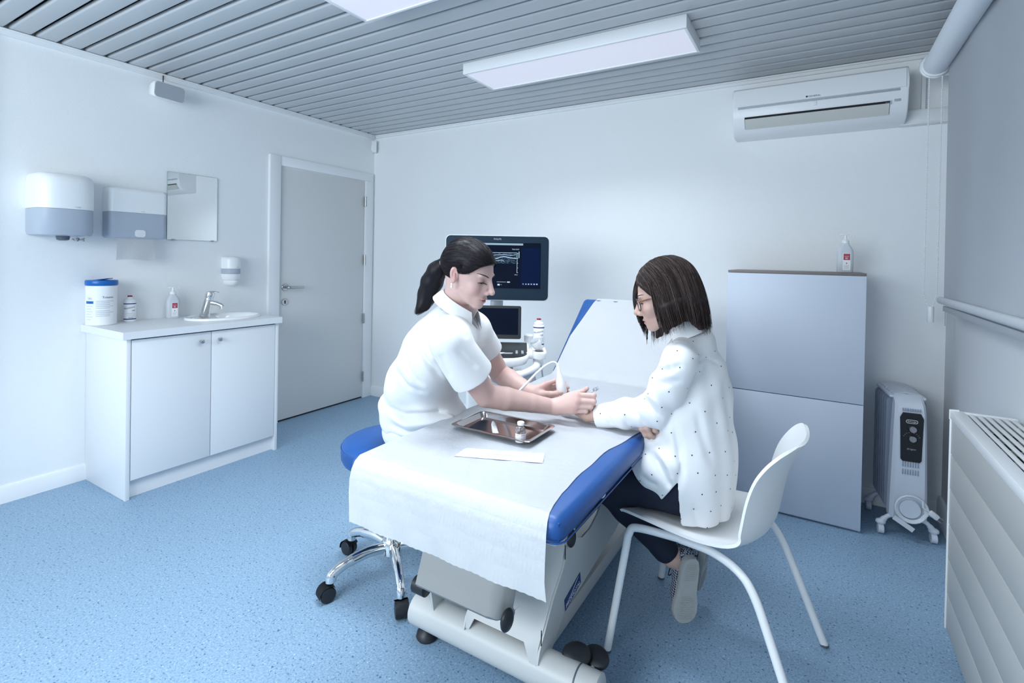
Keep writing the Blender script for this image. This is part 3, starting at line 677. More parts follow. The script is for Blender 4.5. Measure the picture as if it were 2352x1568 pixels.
for k in range(5):
    R = Matrix.Rotation(2*PI*k/5, 4, 'Z')
    if lg0 is None:
        b = B().tube(bez([(.03, 0, .122), (.10, 0, .128), (.18, 0, .118), (.228, 0, .100), (.245, 0, .085), (.247, 0, .068)], 6), [.0185]*12+[.0165]*10+[.018]*9, 14, flat=1.15)
        lg0 = lg = obj('leg', b, M['chrome'], t, False)
        b = B()
        for s in (-1, 1): b.lathe([(.020, s*.003), (.027, s*.004), (.029, s*.008), (.029, s*.019), (.026, s*.022), (.012, s*.023)][::1], n=22, mtx=Matrix.Translation((.262, 0, .0295))@Matrix.Rotation(PI/2, 4, 'X'))
        cs0 = cs = obj('caster_wheel', b, M['black'], lg, False); cs['kind'] = 'stuff'
        b = B(); rows = []
        for a in np.linspace(-.2, PI*.82, 12): rows.append([(.262+.033*math.cos(a), yy, .0295+.033*math.sin(a)) for yy in (-.024, -.012, 0, .012, .024)])
        b.grid(rows); bmesh.ops.solidify(b.bm, geom=b.bm.faces[:], thickness=.003); b.tube([(.247, 0, .072), (.247, 0, .058)], .011, 10); hd0 = obj('caster_hood', b, M['black'], lg, False)
    else:
        lg = lg0.copy(); COL.objects.link(lg)
        for q in (cs0, hd0): c = q.copy(); COL.objects.link(c); c.parent = lg
    lg.rotation_euler = (0, 0, 2*PI*k/5)

# ---------------------------------------------------------------- shell chair (local +x is the front)
CHX, CHY, CHR = -.318, 1.822, math.radians(174)
t = thing('shell_chair', 'white plastic shell chair with white tube legs, right of the couch', 'chair', (CHX, CHY, 0), CHR)
prof = [(.219, .424), (.212, .441), (.12, .442), (.03, .432), (-.06, .426), (-.14, .430), (-.195, .448), (-.226, .492), (-.243, .58), (-.256, .640), (-.272, .685), (-.290, .724), (-.304, .750), (-.309, .759)]
wid = [.150, .178, .207, .215, .216, .214, .211, .209, .207, .206, .203, .194, .160, .110]
up_ = [-.004, .004, .012, .018, .022, .030, .046, .060, .062, .058, .050, .038, .024, .014]
b = B(); rows = []
PP = bez([(p[0], w_, p[1]) for p, w_ in zip(prof, wid)], 4); UU = bez([(u_, 0, 0) for u_ in up_], 4)
for i, p in enumerate(PP):
    q = PP[min(i+1, len(PP)-1)]; o_ = PP[max(i-1, 0)]; tg = Vector((q.x-o_.x, 0, q.z-o_.z)).normalized(); nr = Vector((-tg.z, 0, tg.x))
    if nr.z < 0 and tg.x < 0 and i < 8: nr = -nr
    nr = Vector((tg.z, 0, -tg.x)) if True else nr
    row = []
    for v in np.linspace(-1, 1, 17):
        e = abs(v)**2.2; c = Vector((p.x, v*p.y, p.z))+nr*(UU[i].x*e); row.append(c)
    rows.append(row)
b.grid(rows); bmesh.ops.recalc_face_normals(b.bm, faces=b.bm.faces); bmesh.ops.solidify(b.bm, geom=b.bm.faces[:], thickness=.009)
obj('seat_shell', b, M['shell'], t, False, 60)
for s in (-1, 1):
    obj('leg', B().tube(bez([(.228, s*.244, .004), (.186, s*.212, .33), (.176, s*.205, .395), (.150, s*.198, .418), (.02, s*.17, .416)], 7), .0125, 12), M['white'], t, False)
    obj('leg', B().tube(bez([(-.345, s*.236, .004), (-.252, s*.214, .24), (-.205, s*.203, .345), (-.160, s*.195, .393), (-.08, s*.175, .412), (.02, s*.17, .414)], 7), .0125, 12), M['white'], t, False)
    obj('foot_cap', B().lathe([(.0135, 0), (.0135, .008)], .228, s*.244, 12), M['dgrey'], t, False); obj('foot_cap', B().lathe([(.0135, 0), (.0135, .008)], -.345, s*.236, 12), M['dgrey'], t, False)
obj('cross_bar', B().tube([(.02, -.17, .416), (.02, .17, .416)], .010, 10), M['white'], t, False)

# ---------------------------------------------------------------- examination couch
TZ = .700; TX0, TX1 = -1.190, -.486
t = thing('examination_couch', 'blue vinyl examination couch with raised backrest and cream steel base', 'couch', (-.83, 1.7, 0))
def cushion(x0, x1, y0, y1, z0, z1, r, mtx=None):
    b = B().box(x0, x1, y0, y1, z0, z1, r, 5); 
    if mtx: b.bm.transform(mtx)
    return b
obj('mattress', cushion(TX0, TX1, 1.042, 2.352, .634, TZ, .030), M['vinyl'], t, ang=60)
b = B()
for z in (.645,): b.tube([(p[0], p[1], z) for p in rrect(TX0-.0005, TX1+.0005, 1.0415, 2.3525, .034, 5)], .0022, 6, True)
b.tube([(TX1-.012, 1.054, z) for z in np.linspace(.642, .69, 6)], .0022, 6); obj('seam', b, M['vinyl'], t)['kind'] = 'stuff'
BA = math.atan2(1.062-.70, 2.79-2.37); BL = .575
RB = Matrix.Translation((0, 2.372, .70))@Matrix.Rotation(BA, 4, 'X')
obj('backrest', cushion(TX0, TX1, 0, BL, -.07, 0, .03, RB), M['vinyl'], t, ang=60)
b = B().box(TX0+.05, TX1-.05, 1.12, 2.34, .590, .634, .004); b.box(TX0+.05, TX1-.05, .03, BL-.05, -.095, -.07, .004, 2, RB); obj('under_frame', b, M['cream'], t)['kind'] = 'stuff'
# base tube, lifting arm with bent front sheet
RT = Matrix.Rotation(PI/2, 4, 'Y'); TY, TZB = 1.332, .088
obj('base_tube', B().lathe([(.046, 0), (.052, .004), (.052, .668), (.046, .672)], n=36, mtx=Matrix.Translation((-1.163, TY, TZB))@RT), M['cream'], t)
obj('tube_collar', B().lathe([(.0525, 0), (.0535, .001), (.0535, .004), (.0525, .005)], n=36, mtx=Matrix.Translation((-.560, TY, TZB))@RT), M['dgrey'], t)
obj('base_tube', B().lathe([(.046, 0), (.052, .004), (.052, .668), (.046, .672)], n=36, mtx=Matrix.Translation((-1.163, 2.50, TZB))@RT), M['cream'], t)
for x in (-1.115, -.54):
    for y in (TY, 2.50): obj('foot_pad', B().lathe([(.034, 0), (.038, .008), (.034, .022), (.02, .034), (.02, .045)], x, y, 24), M['black'], t)
obj('base_beam', B().box(-.90, -.70, TY+.03, 2.47, .055, .115, .005), M['cream'], t)
side = [(1.288, .125), (1.300, .158), (1.385, .262), (1.455, .322), (1.472, .36), (1.474, .398), (1.488, .422), (1.512, .430), (1.535, .415), (1.555, .375), (1.60, .352), (1.67, .350), (1.74, .372), (1.80, .42), (2.40, .54), (2.44, .34), (1.935, .222), (1.60, .186), (1.475, .180), (1.40, .128), (1.366, .100), (1.33, .10)]
for x in (-.672, -.935): obj('arm_plate', B().prism(side, 'x', x, x+.006), M['cream'], t)
b = B(); fr = [(1.318, .150), (1.300, .165), (1.385, .268), (1.455, .328), (1.480, .43)]
rows = []
for (y, z) in fr[1:]: rows.append([(x, y, z) for x in (-.930, -.900, -.72, -.672)])
b.grid(rows)
rows = [[(x, 1.293, .130) for x in (-.930, -.915)], [(x, 1.300, .165) for x in (-.930, -.900)]]; b.grid(rows)
rows = [[(x, 1.290, .120) for x in (-.695, -.672)], [(x, 1.300, .165) for x in (-.72, -.672)]]; b.grid(rows)
bmesh.ops.remove_doubles(b.bm, verts=b.bm.verts, dist=1e-5); bmesh.ops.solidify(b.bm, geom=b.bm.faces[:], thickness=.005); obj('arm_front_sheet', b, M['cream'], t)
for k, (y, z, w_) in enumerate(((1.318, .190, .035), (1.405, .292, .03), (1.448, .326, .02))): pass
obj('arm_plate', B().prism([(1.30, .125), (1.36, .135), (1.30, .27), (1.25, .30), (1.235, .28), (1.285, .20)], 'x', -1.070, -1.062), M['cream'], t)
obj('arm_slot', B().box(-.667, -.6655, 1.306, 1.3095, .170, .215, 0, 2, Matrix.Translation((0, 0, 0))), M['dark'], t)
obj('arm_slot', B().box(-.667, -.6655, 1.462, 1.466, .345, .39), M['dark'], t)
b = B(); P_ = frame((-.6653, 1.527, .209), (0, .115, .024), (0, 0, 1)); b.box(-.062, .062, -.020, .020, 0, .0012, 0, 2, P_); lb = obj('maker_plate', b, M['navyl'], t)
text('lettering', 'PROMOTAL', .0185, P_@Matrix.Translation((0, -.010, .0014)), M['label'], lb, xs=1.15)
b = B(); b.prism([(-.045, -.002), (-.012, .004), (.03, .0165), (.048, .018), (.025, .012), (-.01, .001)], 'z', .0014, .0018); b.bm.transform(P_); obj('emblem', b, M['label'], lb)
# footrest box, knobs, levers, pedals
b = B(); rows = []
for (y, z) in ((1.30, .60), (1.235, .50), (1.185, .41), (1.150, .318), (1.158, .306), (1.19, .300)):
    rows.append([(-1.012, y, z), (-.76, y, z), (-.732, y+.006, z), (-.716, y+.022, z), (-.712, y+.07, z)])
b.grid(rows); bmesh.ops.solidify(b.bm, geom=b.bm.faces[:], thickness=-.004); obj('footrest_panel', b, M['cream'], t, ang=50)
obj('knob', B().ball((-.695, 1.160, .325), (.014, .028, .030), 16, 10), M['black'], t)
b = B().lathe([(.02, 0), (.026, .004), (.026, .05), (.02, .054)], n=20, mtx=Matrix.Translation((-1.078, 1.224, .258))@RT); obj('knob', b, M['black'], t)
obj('lever_bar', B().tube([(-1.03, 1.224, .262), (-.70, 1.20, .318)], .009, 10), M['steel'], t)
obj('knob', B().ball((-.655, 1.486, .405), (.012, .024, .028), 16, 10), M['black'], t)
b = B().tube(bez([(-.62, 1.40, .600), (-.60, 1.42, .575), (-.585, 1.46, .560), (-.575, 1.52, .556)], 5), .013, 10); b.ball((-.574, 1.525, .556), (.015, .02, .015)); obj('lock_lever', b, M['whitem'], t)
obj('bracket_plate', B().prism([(1.30, .60), (1.44, .60), (1.43, .44), (1.415, .40), (1.37, .42), (1.31, .50)], 'x', -.700, -.690), M['cream'], t)
obj('paper_roll_holder', B().box(-.640, -.60, 1.72, 1.80, .57, .615, .004), M['whitem'], t)
obj('fabric_boot', B().box(-.92, -.69, 1.56, 2.35, .34, .585, .03, 3), M['dgrey'], t)
for i, (c, rz, tl) in enumerate((((-.583, 1.376, .134), .5, .55), ((-.537, 1.412, .122), -.35, .35))):
    Rm = Matrix.Translation(c)@Matrix.Rotation(rz, 4, 'Z')@Matrix.Rotation(tl, 4, 'X')
    b = B().lathe([(.010, -.010), (.030, -.009), (.0345, -.003), (.0345, .003), (.030, .009), (.010, .012)], n=26, sx=1.25, mtx=Rm); pd = obj('pedal', b, M['black'], t, ang=50)
    obj('pedal_arm', B().tube([c, (c[0]+.005, TY+.035, .11)], .007, 8), M['cream'], pd)

# disposable paper over the couch
def px_right(y): return float(np.interp(y, [1.0, 1.07, 1.17, 1.25, 1.32, 1.42, 1.52, 1.65, 1.77, 2.0, 2.37, 2.9], [-.512, -.524, -.546, -.551, -.553, -.551, -.546, -.528, -.509, -.505, -.505, -.505]))
def px_left(s): return float(np.interp(s, [0, .09, .2, 1.5, 1.75, 2.1], [-1.138, -1.158, -1.163, -1.17, -1.165, -1.095]))
path = [(1.012, .532), (1.014, .57), (1.0185, .61), (1.024, .645), (1.031, .670), (1.044, .690), (1.064, .7012)]
path += [(y, .7022) for y in np.arange(1.10, 2.35, .035)]+[(2.352, .7028)]
path += [(2.372+d_*math.cos(BA)-.0025*math.sin(BA), .70+d_*math.sin(BA)+.0035*math.cos(BA)) for d_ in np.arange(.02, BL-.02, .03)]
path += [(2.372+BL*math.cos(BA)+.003, .70+BL*math.sin(BA)-.006)]
b = B(); rows = []; s = 0; NJ = 60
for i, (y, z) in enumerate(path):
    if i: s += math.hypot(y-path[i-1][0], z-path[i-1][1])
    x0, x1 = px_left(s), px_right(y)+.004*math.sin(s*23)*math.sin(s*7.3)
    row = []
    for j in range(NJ+1):
        u = j/NJ; hang = max(0, (.70-z)/.17) if y < 1.1 else 0
        w_ = .0035*hang*math.sin(u*9+.6)+.004*hang*hang*math.sin(u*3.3+1)
        yy = y-w_-.010*hang*hang*(u**2); zz = z+(.0012*math.sin(u*37+s*11)*math.sin(s*19+u*5) if y > 1.07 else 0)+.0012
        if i == 0: zz += .0016*(j % 2)-.004*math.sin(u*PI)
        if hang: yy += .0018*math.sin(u*31+z*45)*hang
        row.append((x0+(x1-x0)*u+(.012*u**6*max(0, (.585-z)/.05) if hang else 0), yy, zz))
    rows.append(row)
b.grid(rows); bmesh.ops.solidify(b.bm, geom=b.bm.faces[:], thickness=.0006)
tag(obj('paper_sheet', b, M['paper'], None, ang=60), 'long white disposable paper sheet spread over the blue couch', 'paper sheet')

# ---------------------------------------------------------------- ultrasound machine (local x right, y away, turned to the camera)
UX, UY = -2.75*math.sin(YAW), 2.75*math.cos(YAW)
t = thing('ultrasound_machine', 'white ultrasound cart with dark monitor and keyboard in front of the back wall', 'ultrasound machine', (UX, UY, 0), YAW)
L_ = False; mcx = -.096
b = B().prism(rrect(mcx-.294, mcx+.294, 1.058, 1.426, .028, 6), 'y', .115, .150); obj('monitor_back', b, M['white'], t, L_)
b = B().prism(rrect(mcx-.290, mcx+.290, 1.062, 1.422, .026, 6), 'y', .106, .1155); obj('monitor_bezel', b, M['navy'], t, L_)
sc = obj('monitor_screen', B().box(mcx-.250, mcx+.246, .1045, .1065, 1.128, 1.385), M['screen'], t, L_)
yS = .1040
obj('screen_bar', B().box(mcx-.245, mcx+.145, yS-.0006, yS, 1.371, 1.382), M['scrbar'], sc, L_)
obj('screen_side_panel', B().box(mcx+.137, mcx+.241, yS-.0006, yS, 1.142, 1.358), M['scrblue'], sc, L_)
def scr(x0, x1, z0, z1, bb): bb.box(mcx+x0, mcx+x1, yS-.0006, yS, z0, z1)
b = B(); scr(.112, .114, 1.215, 1.328, b); scr(.121, .1245, 1.300, 1.336, b); scr(-.10, .114, 1.3275, 1.3295, b)
for k in range(5): scr(.112, .118, 1.216+k*.027, 1.218+k*.027, b)
for k in range(6): scr(.145+k*.0155, .153+k*.0155, 1.150, 1.157, b)
scr(.058, .074, 1.160, 1.166, b); scr(.0, .052, 1.1625, 1.164, b); scr(.004, .017, 1.143, 1.152, b); scr(.023, .028, 1.147, 1.149, b)
obj('screen_marks', b, M['scrlit'], sc, L_)['kind'] = 'stuff'
text('lettering', 'TISAS 03:57', .0085, frame((mcx+.103, yS-.0008, 1.348), (1, 0, 0), (0, 0, 1)), M['scrlit'], sc, L_)
text('lettering', '5.0cm', .0075, frame((mcx+.108, yS-.0008, 1.205), (1, 0, 0), (0, 0, 1)), M['scrlit'], sc, L_)
b = B()
for q in range(3):
    rows = []
    pts = [[(-.09, 1.300), (-.05, 1.305), (-.01, 1.295), (.02, 1.303), (.045, 1.306), (.075, 1.300), (.110, 1.297)], [(-.09, 1.316), (-.03, 1.314), (.03, 1.318), (.07, 1.315), (.11, 1.318)], [(-.02, 1.288), (.0, 1.282), (.025, 1.287), (.04, 1.279)]][q]
    pts = bez([(p[0], 0, p[1]) for p in pts], 6); th = (.0017, .0009, .0011)[q]
    for p in pts: rows.append([(mcx+p.x, yS-.0007, p.z-th), (mcx+p.x, yS-.0007, p.z+th)])
    b.grid(rows)
obj('scan_image', B().box(mcx-.09, mcx+.111, yS-.0004, yS, 1.268, 1.326), M['scan'], sc, L_)
obj('scan_trace', b, M['scrlit'], sc, L_)['kind'] = 'stuff'
text('lettering', 'PHILIPS', .0135, frame((mcx+.0, .1055, 1.404), (1, 0, 0), (0, 0, 1)), M['greyp'], t, L_)
obj('monitor_arm', B().tube([(mcx, .185, 1.14), (mcx, .185, 1.06), (mcx, .17, .93), (mcx, .15, .85)], [.046, .044, .044, .05], 14, flat=.6), M['greyp'], t, L_)
RTp = Matrix.Translation((mcx, -.035, .865))@Matrix.Rotation(-.22, 4, 'X')
b = B().prism(rrect(-.145, .140, 0, .178, .010, 5), 'y', 0, .018); b.bm.transform(RTp); obj('touch_panel', b, M['black'], t, L_)
b = B().box(-.130, .124, -.0012, .0, .022, .164, 0, 2, RTp); tp = obj('touch_screen', b, M['screen'], t, L_)
# console
def con_row(s, z, y_off=0): # plan outline of the console, wide and rounded toward the user
    pts = []
    for a in np.linspace(PI, 2*PI, 25): pts.append((mcx+.185*s*math.copysign(abs(math.cos(a))**.6, math.cos(a)), -.10+y_off+.155*s*math.sin(a), z))
    return pts+[(mcx+.185*s, .0, z+.035), (mcx-.185*s, .0, z+.035)]
b = B(); rows = [con_row(.72, .745), con_row(.93, .757), con_row(1.0, .782), con_row(.985, .797), con_row(.95, .801)]
b.grid(rows, True); b.add(rows[0], [tuple(range(27))]); b.add(rows[-1], [tuple(range(27))]); obj('console', b, M['white'], t, L_, 50)
b = B(); rows = [con_row(.94, .801), con_row(.925, .8055)]; b.grid(rows, True); b.add(rows[-1], [tuple(range(27))]); kb = obj('keyboard', b, M['black'], t, L_, 50)
b = B().prism(rrect(mcx-.10, mcx+.055, -.155, -.085, .03, 5), 'z', .8057, .8085); obj('button_island', b, M['label'], kb, L_)
obj('trackball', B().lathe([(.030, .8085), (.026, .812), (.016, .8125), (.015, .818), (.004, .824)], mcx-.03, -.12, 22), M['black'], kb, L_)
b = B().prism(rrect(mcx+.045, mcx+.098, -.150, -.09, .012, 4), 'z', .8056, .808); obj('button_pad', b, M['greyp'], kb, L_)
key = B()
for r in range(3):
    for k in range(9): key.box(mcx-.152+k*.036, mcx-.132+k*.036, -.062+r*.020, -.051+r*.020, .807+r*.006, .812+r*.0065, .001)
for k in range(6): key.box(mcx+.112+(k % 2)*.03, mcx+.124+(k % 2)*.03, -.15+(k//2)*.026, -.138+(k//2)*.026, .8056, .8125, .001)
obj('key', key, M['greyp'], kb, L_)['kind'] = 'stuff'
obj('front_handle', B().tube(bez([(mcx-.19, -.14, .74), (mcx-.12, -.27, .722), (mcx, -.30, .718), (mcx+.12, -.275, .722), (mcx+.215, -.18, .745), (mcx+.222, -.10, .765)], 8), .0185, 14), M['white'], t, L_)
obj('handle_clip', B().tube([(mcx+.095, -.285, .721), (mcx+.14, -.265, .724)], .0225, 14), M['whitem'], t, L_)
# holders with a resting transducer
hx = mcx+.235
b = B().prism(rrect(hx-.034, hx+.036, -.175, .075, .030, 6), 'z', .782, .818)
es = [e for e in b.bm.edges if abs(e.verts[0].co.z-e.verts[1].co.z) < 1e-6]; bmesh.ops.bevel(b.bm, geom=es, offset=.008, segments=3, profile=.5, affect='EDGES')
b.box(hx-.075, hx-.02, -.12, .05, .775, .806, .010, 2); b.box(hx-.022, hx+.022, -.145, .045, .742, .785, .014, 3)
obj('probe_holder', b, M['whitem'], t, L_)
for k in range(3): obj('holder_cup', B().lathe([(.0235, .8185), (.0225, .8195), (.001, .8196)], hx, -.125+k*.064, 24), M['black'], t, L_)
pm = Matrix.Translation((hx-.012, -.12, .848))@Matrix.Rotation(-.55, 4, 'Y')@Matrix.Rotation(.25, 4, 'X')
b = B().lathe([(.010, -.045), (.016, -.025), (.022, .0), (.024, .018), (.020, .027)], n=20, sx=1.15, mtx=pm); obj('resting_probe', b, M['whitem'], t, L_)
b = B().lathe([(.0205, .022), (.0215, .027), (.0170, .034)], n=20, sx=1.15, mtx=pm); obj('probe_face', b, M['greyp'], t, L_)
obj('holder_drum', B().lathe([(.028, .83), (.030, .835), (.030, .865), (.024, .872)], hx-.045, .10, 22), M['white'], t, L_)
obj('probe_cable', B().tube(bez([(hx+.005, -.06, .77), (hx+.02, -.07, .70), (hx+.025, -.09, .60), (hx+.0, -.06, .45)], 8), .0042, 8), M['cable'], t, L_)
b = B().box(mcx+.02, mcx+.225, -.20, .10, .56, .665, .012, 3); obj('side_module', b, M['greyp'], t, L_)
obj('module_seam', B().box(mcx+.06, mcx+.19, -.2015, -.1995, .628, .631), M['dgrey'], t, L_)
obj('tower', B().box(mcx-.15, mcx+.15, -.05, .28, .16, .66, .02, 3), M['whitem'], t, L_)
obj('console_neck', B().box(mcx-.10, mcx+.10, -.10, .16, .66, .76, .02, 3), M['greyp'], t, L_)
obj('base_plate', B().box(mcx-.21, mcx+.21, -.22, .36, .09, .16, .03, 3), M['whitem'], t, L_)
for sx in (-.17, .17):
    for sy in (-.17, .31): obj('caster_wheel', B().lathe([(.03, -.02), (.045, -.018), (.045, .018), (.03, .02)], n=22, mtx=Matrix.Translation((mcx+sx, sy, .045))@Matrix.Rotation(PI/2, 4, 'Y')), M['dgrey'], t, L_)
gp = Matrix.Translation((UX, UY, 0))@Matrix.Rotation(YAW, 4, 'Z')@Vector((hx+.002, .003, .8192))
gel_bottle(gp.x, gp.y, gp.z, 'white gel bottle standing in the ultrasound machine cup')

# ---------------------------------------------------------------- things on the couch
PZ = .7048
t = thing('instrument_tray', 'shallow stainless steel tray lying on the couch paper', 'tray', (-.915, 1.477, PZ))
b = B(); rows = []
for ins, z in ((.002, .016), (-.001, .0185), (.002, .0202), (.011, .0198), (.014, .016), (.022, .0032), (.028, .0022)):
    rows.append([(p[0], p[1], PZ+z) for p in rrect(-1.072+ins, -.760-ins, 1.379+ins, 1.576-ins, .020, 5)])
b.grid(rows, True); b.add(rows[-1], [tuple(range(24))]); bmesh.ops.remove_doubles(b.bm, verts=b.bm.verts, dist=1e-5); bmesh.ops.recalc_face_normals(b.bm, faces=b.bm.faces)
bmesh.ops.solidify(b.bm, geom=b.bm.faces[:], thickness=.0010); obj('pan', b, M['tray'], t, ang=40)
vx, vy, vz = -.806, 1.408, PZ+.0036
t = thing('medicine_vial', 'small clear glass vial with white label standing in the tray', 'vial', (vx, vy, vz))
obj('glass_body', B().lathe([(.0155, vz), (.0168, vz+.002), (.0168, vz+.038), (.015, vz+.044), (.0095, vz+.050), (.0085, vz+.053), (.0085, vz+.056)], vx, vy, 28), M['glass'], t)
obj('stopper_cap', B().lathe([(.0108, vz+.0555), (.0113, vz+.057), (.0113, vz+.064), (.010, vz+.0655)], vx, vy, 24), M['label'], t)
f = facing(vx, vy)
obj('label', clabel(B(), vx, vy, .0171, f-1.7, f+1.7, vz+.003, vz+.030, 24), M['label'], t)
obj('pink_print', clabel(B(), vx, vy, .0173, f+.05, f+.75, vz+.024, vz+.0275), M['pinkl'], t)
b = B()
for k in range(4): clabel(b, vx, vy, .01725, f-.9, f+.7-.2*(k % 2), vz+.0185-k*.0042, vz+.0195-k*.0042)
clabel(b, vx, vy, .01725, f-.85, f-.1, vz+.0245, vz+.0265); obj('printed_lines', b, M['inkg'], t)['kind'] = 'stuff'
a0, a1 = Vector((-.975, 1.505, PZ+.0095)), Vector((-.912, 1.425, PZ+.006)); dr_ = (a1-a0).normalized(); sd = Vector((0, 0, 1)).cross(dr_).normalized()
t = thing('ointment_tube', 'small white ointment tube lying in the steel tray', 'tube', tuple((a0+a1)/2))
b = B(); rows = []; Ltot = (a1-a0).length
for q, w_, h_ in ((.14, .0075, .0075), (.22, .0088, .0078), (.5, .0094, .0066), (.8, .0098, .0042), (.93, .010, .0012), (1.0, .010, .0010)):
    c = a0+dr_*Ltot*q; rows.append([c+sd*w_*math.cos(a)+Vector((0, 0, 1))*h_*math.sin(a) for a in np.linspace(0, 2*PI, 15)[:-1]])
b.grid(rows, True); b.add(rows[0], [tuple(range(14))]); b.add(rows[-1], [tuple(range(14))]); obj('tube_body', b, M['label'], t, ang=50)
obj('cap', B().tube([a0, a0+dr_*Ltot*.14], [.005, .0066], 12), M['white'], t)
b = B()
for k in range(3): b.tube([a0+dr_*Ltot*(.4+.0*k)+sd*(.003-k*.003)+Vector((0, 0, .0066)), a0+dr_*Ltot*.72+sd*(.003-k*.003)+Vector((0, 0, .0052))], .0005, 5)
obj('printed_lines', b, M['inkg'], t)['kind'] = 'stuff'
c0, c1, c2, c3 = Vector((-.918, 1.205, PZ)), Vector((-.926, 1.278, PZ)), Vector((-.700, 1.372, PZ)), Vector((-.672, 1.306, PZ))
t = thing('syringe_pouch', 'clear plastic pouch holding a wrapped syringe in front of the tray', 'pouch', tuple((c0+c2)/2))
b = B(); rows = []
for i in range(23):
    u = i/22; row = []
    for j in range(11):
        v = j/10; p = (c0*(1-v)+c1*v)*(1-u)+(c3*(1-v)+c2*v)*u
        bulge = .012*math.sin(PI*min(1, max(0, (u-.05)/.9)))**.6*math.sin(PI*v)**1.2
        row.append(p+Vector((.001*math.sin(v*14+u*9), .0015*math.sin(u*21), .0008+bulge*(.8+.25*math.sin(u*19+v*7)))))
    rows.append(row)
b.grid(rows); obj('film', b, M['film'], t, ang=80)
b = B(); b.add([q_+Vector((0, 0, .0004)) for q_ in (c0, c1, c2, c3)], [(0, 1, 2, 3)]); obj('pouch_back', b, M['pouchb'], t)
q0, q1 = c0*.45+c1*.55, c3*.5+c2*.5; dd = (q1-q0).normalized()
o_ = lambda u, z=.006: q0+(q1-q0)*u+Vector((0, 0, z))
sy = obj('syringe', B().tube([o_(.20), o_(.22), o_(.36), o_(.37), o_(.66), o_(.68), o_(.72)], [.0055, .0065, .006, .0048, .0048, .0025, .002], 12), M['white'], t)
obj('needle_cap', B().tube([o_(.70), o_(.72), o_(.92)], [.003, .0035, .0025], 10), M['cable'], t)
sdv = Vector((0, 0, 1)).cross(dd)
b = B(); 
for k, (u0, u1) in enumerate(((.40, .52), (.42, .60), (.40, .55))): b.tube([o_(u0, .0122)+sdv*(.004-.004*k), o_(u1, .0122)+sdv*(.004-.004*k)], .0005, 5)
for u in (.05, .74, .80, .86): b.tube([o_(u, .010)+sdv*.012, o_(u+.03, .0085)-sdv*.006], .0007, 5)
obj('printed_lines', b, M['inkg'], t)['kind'] = 'stuff'

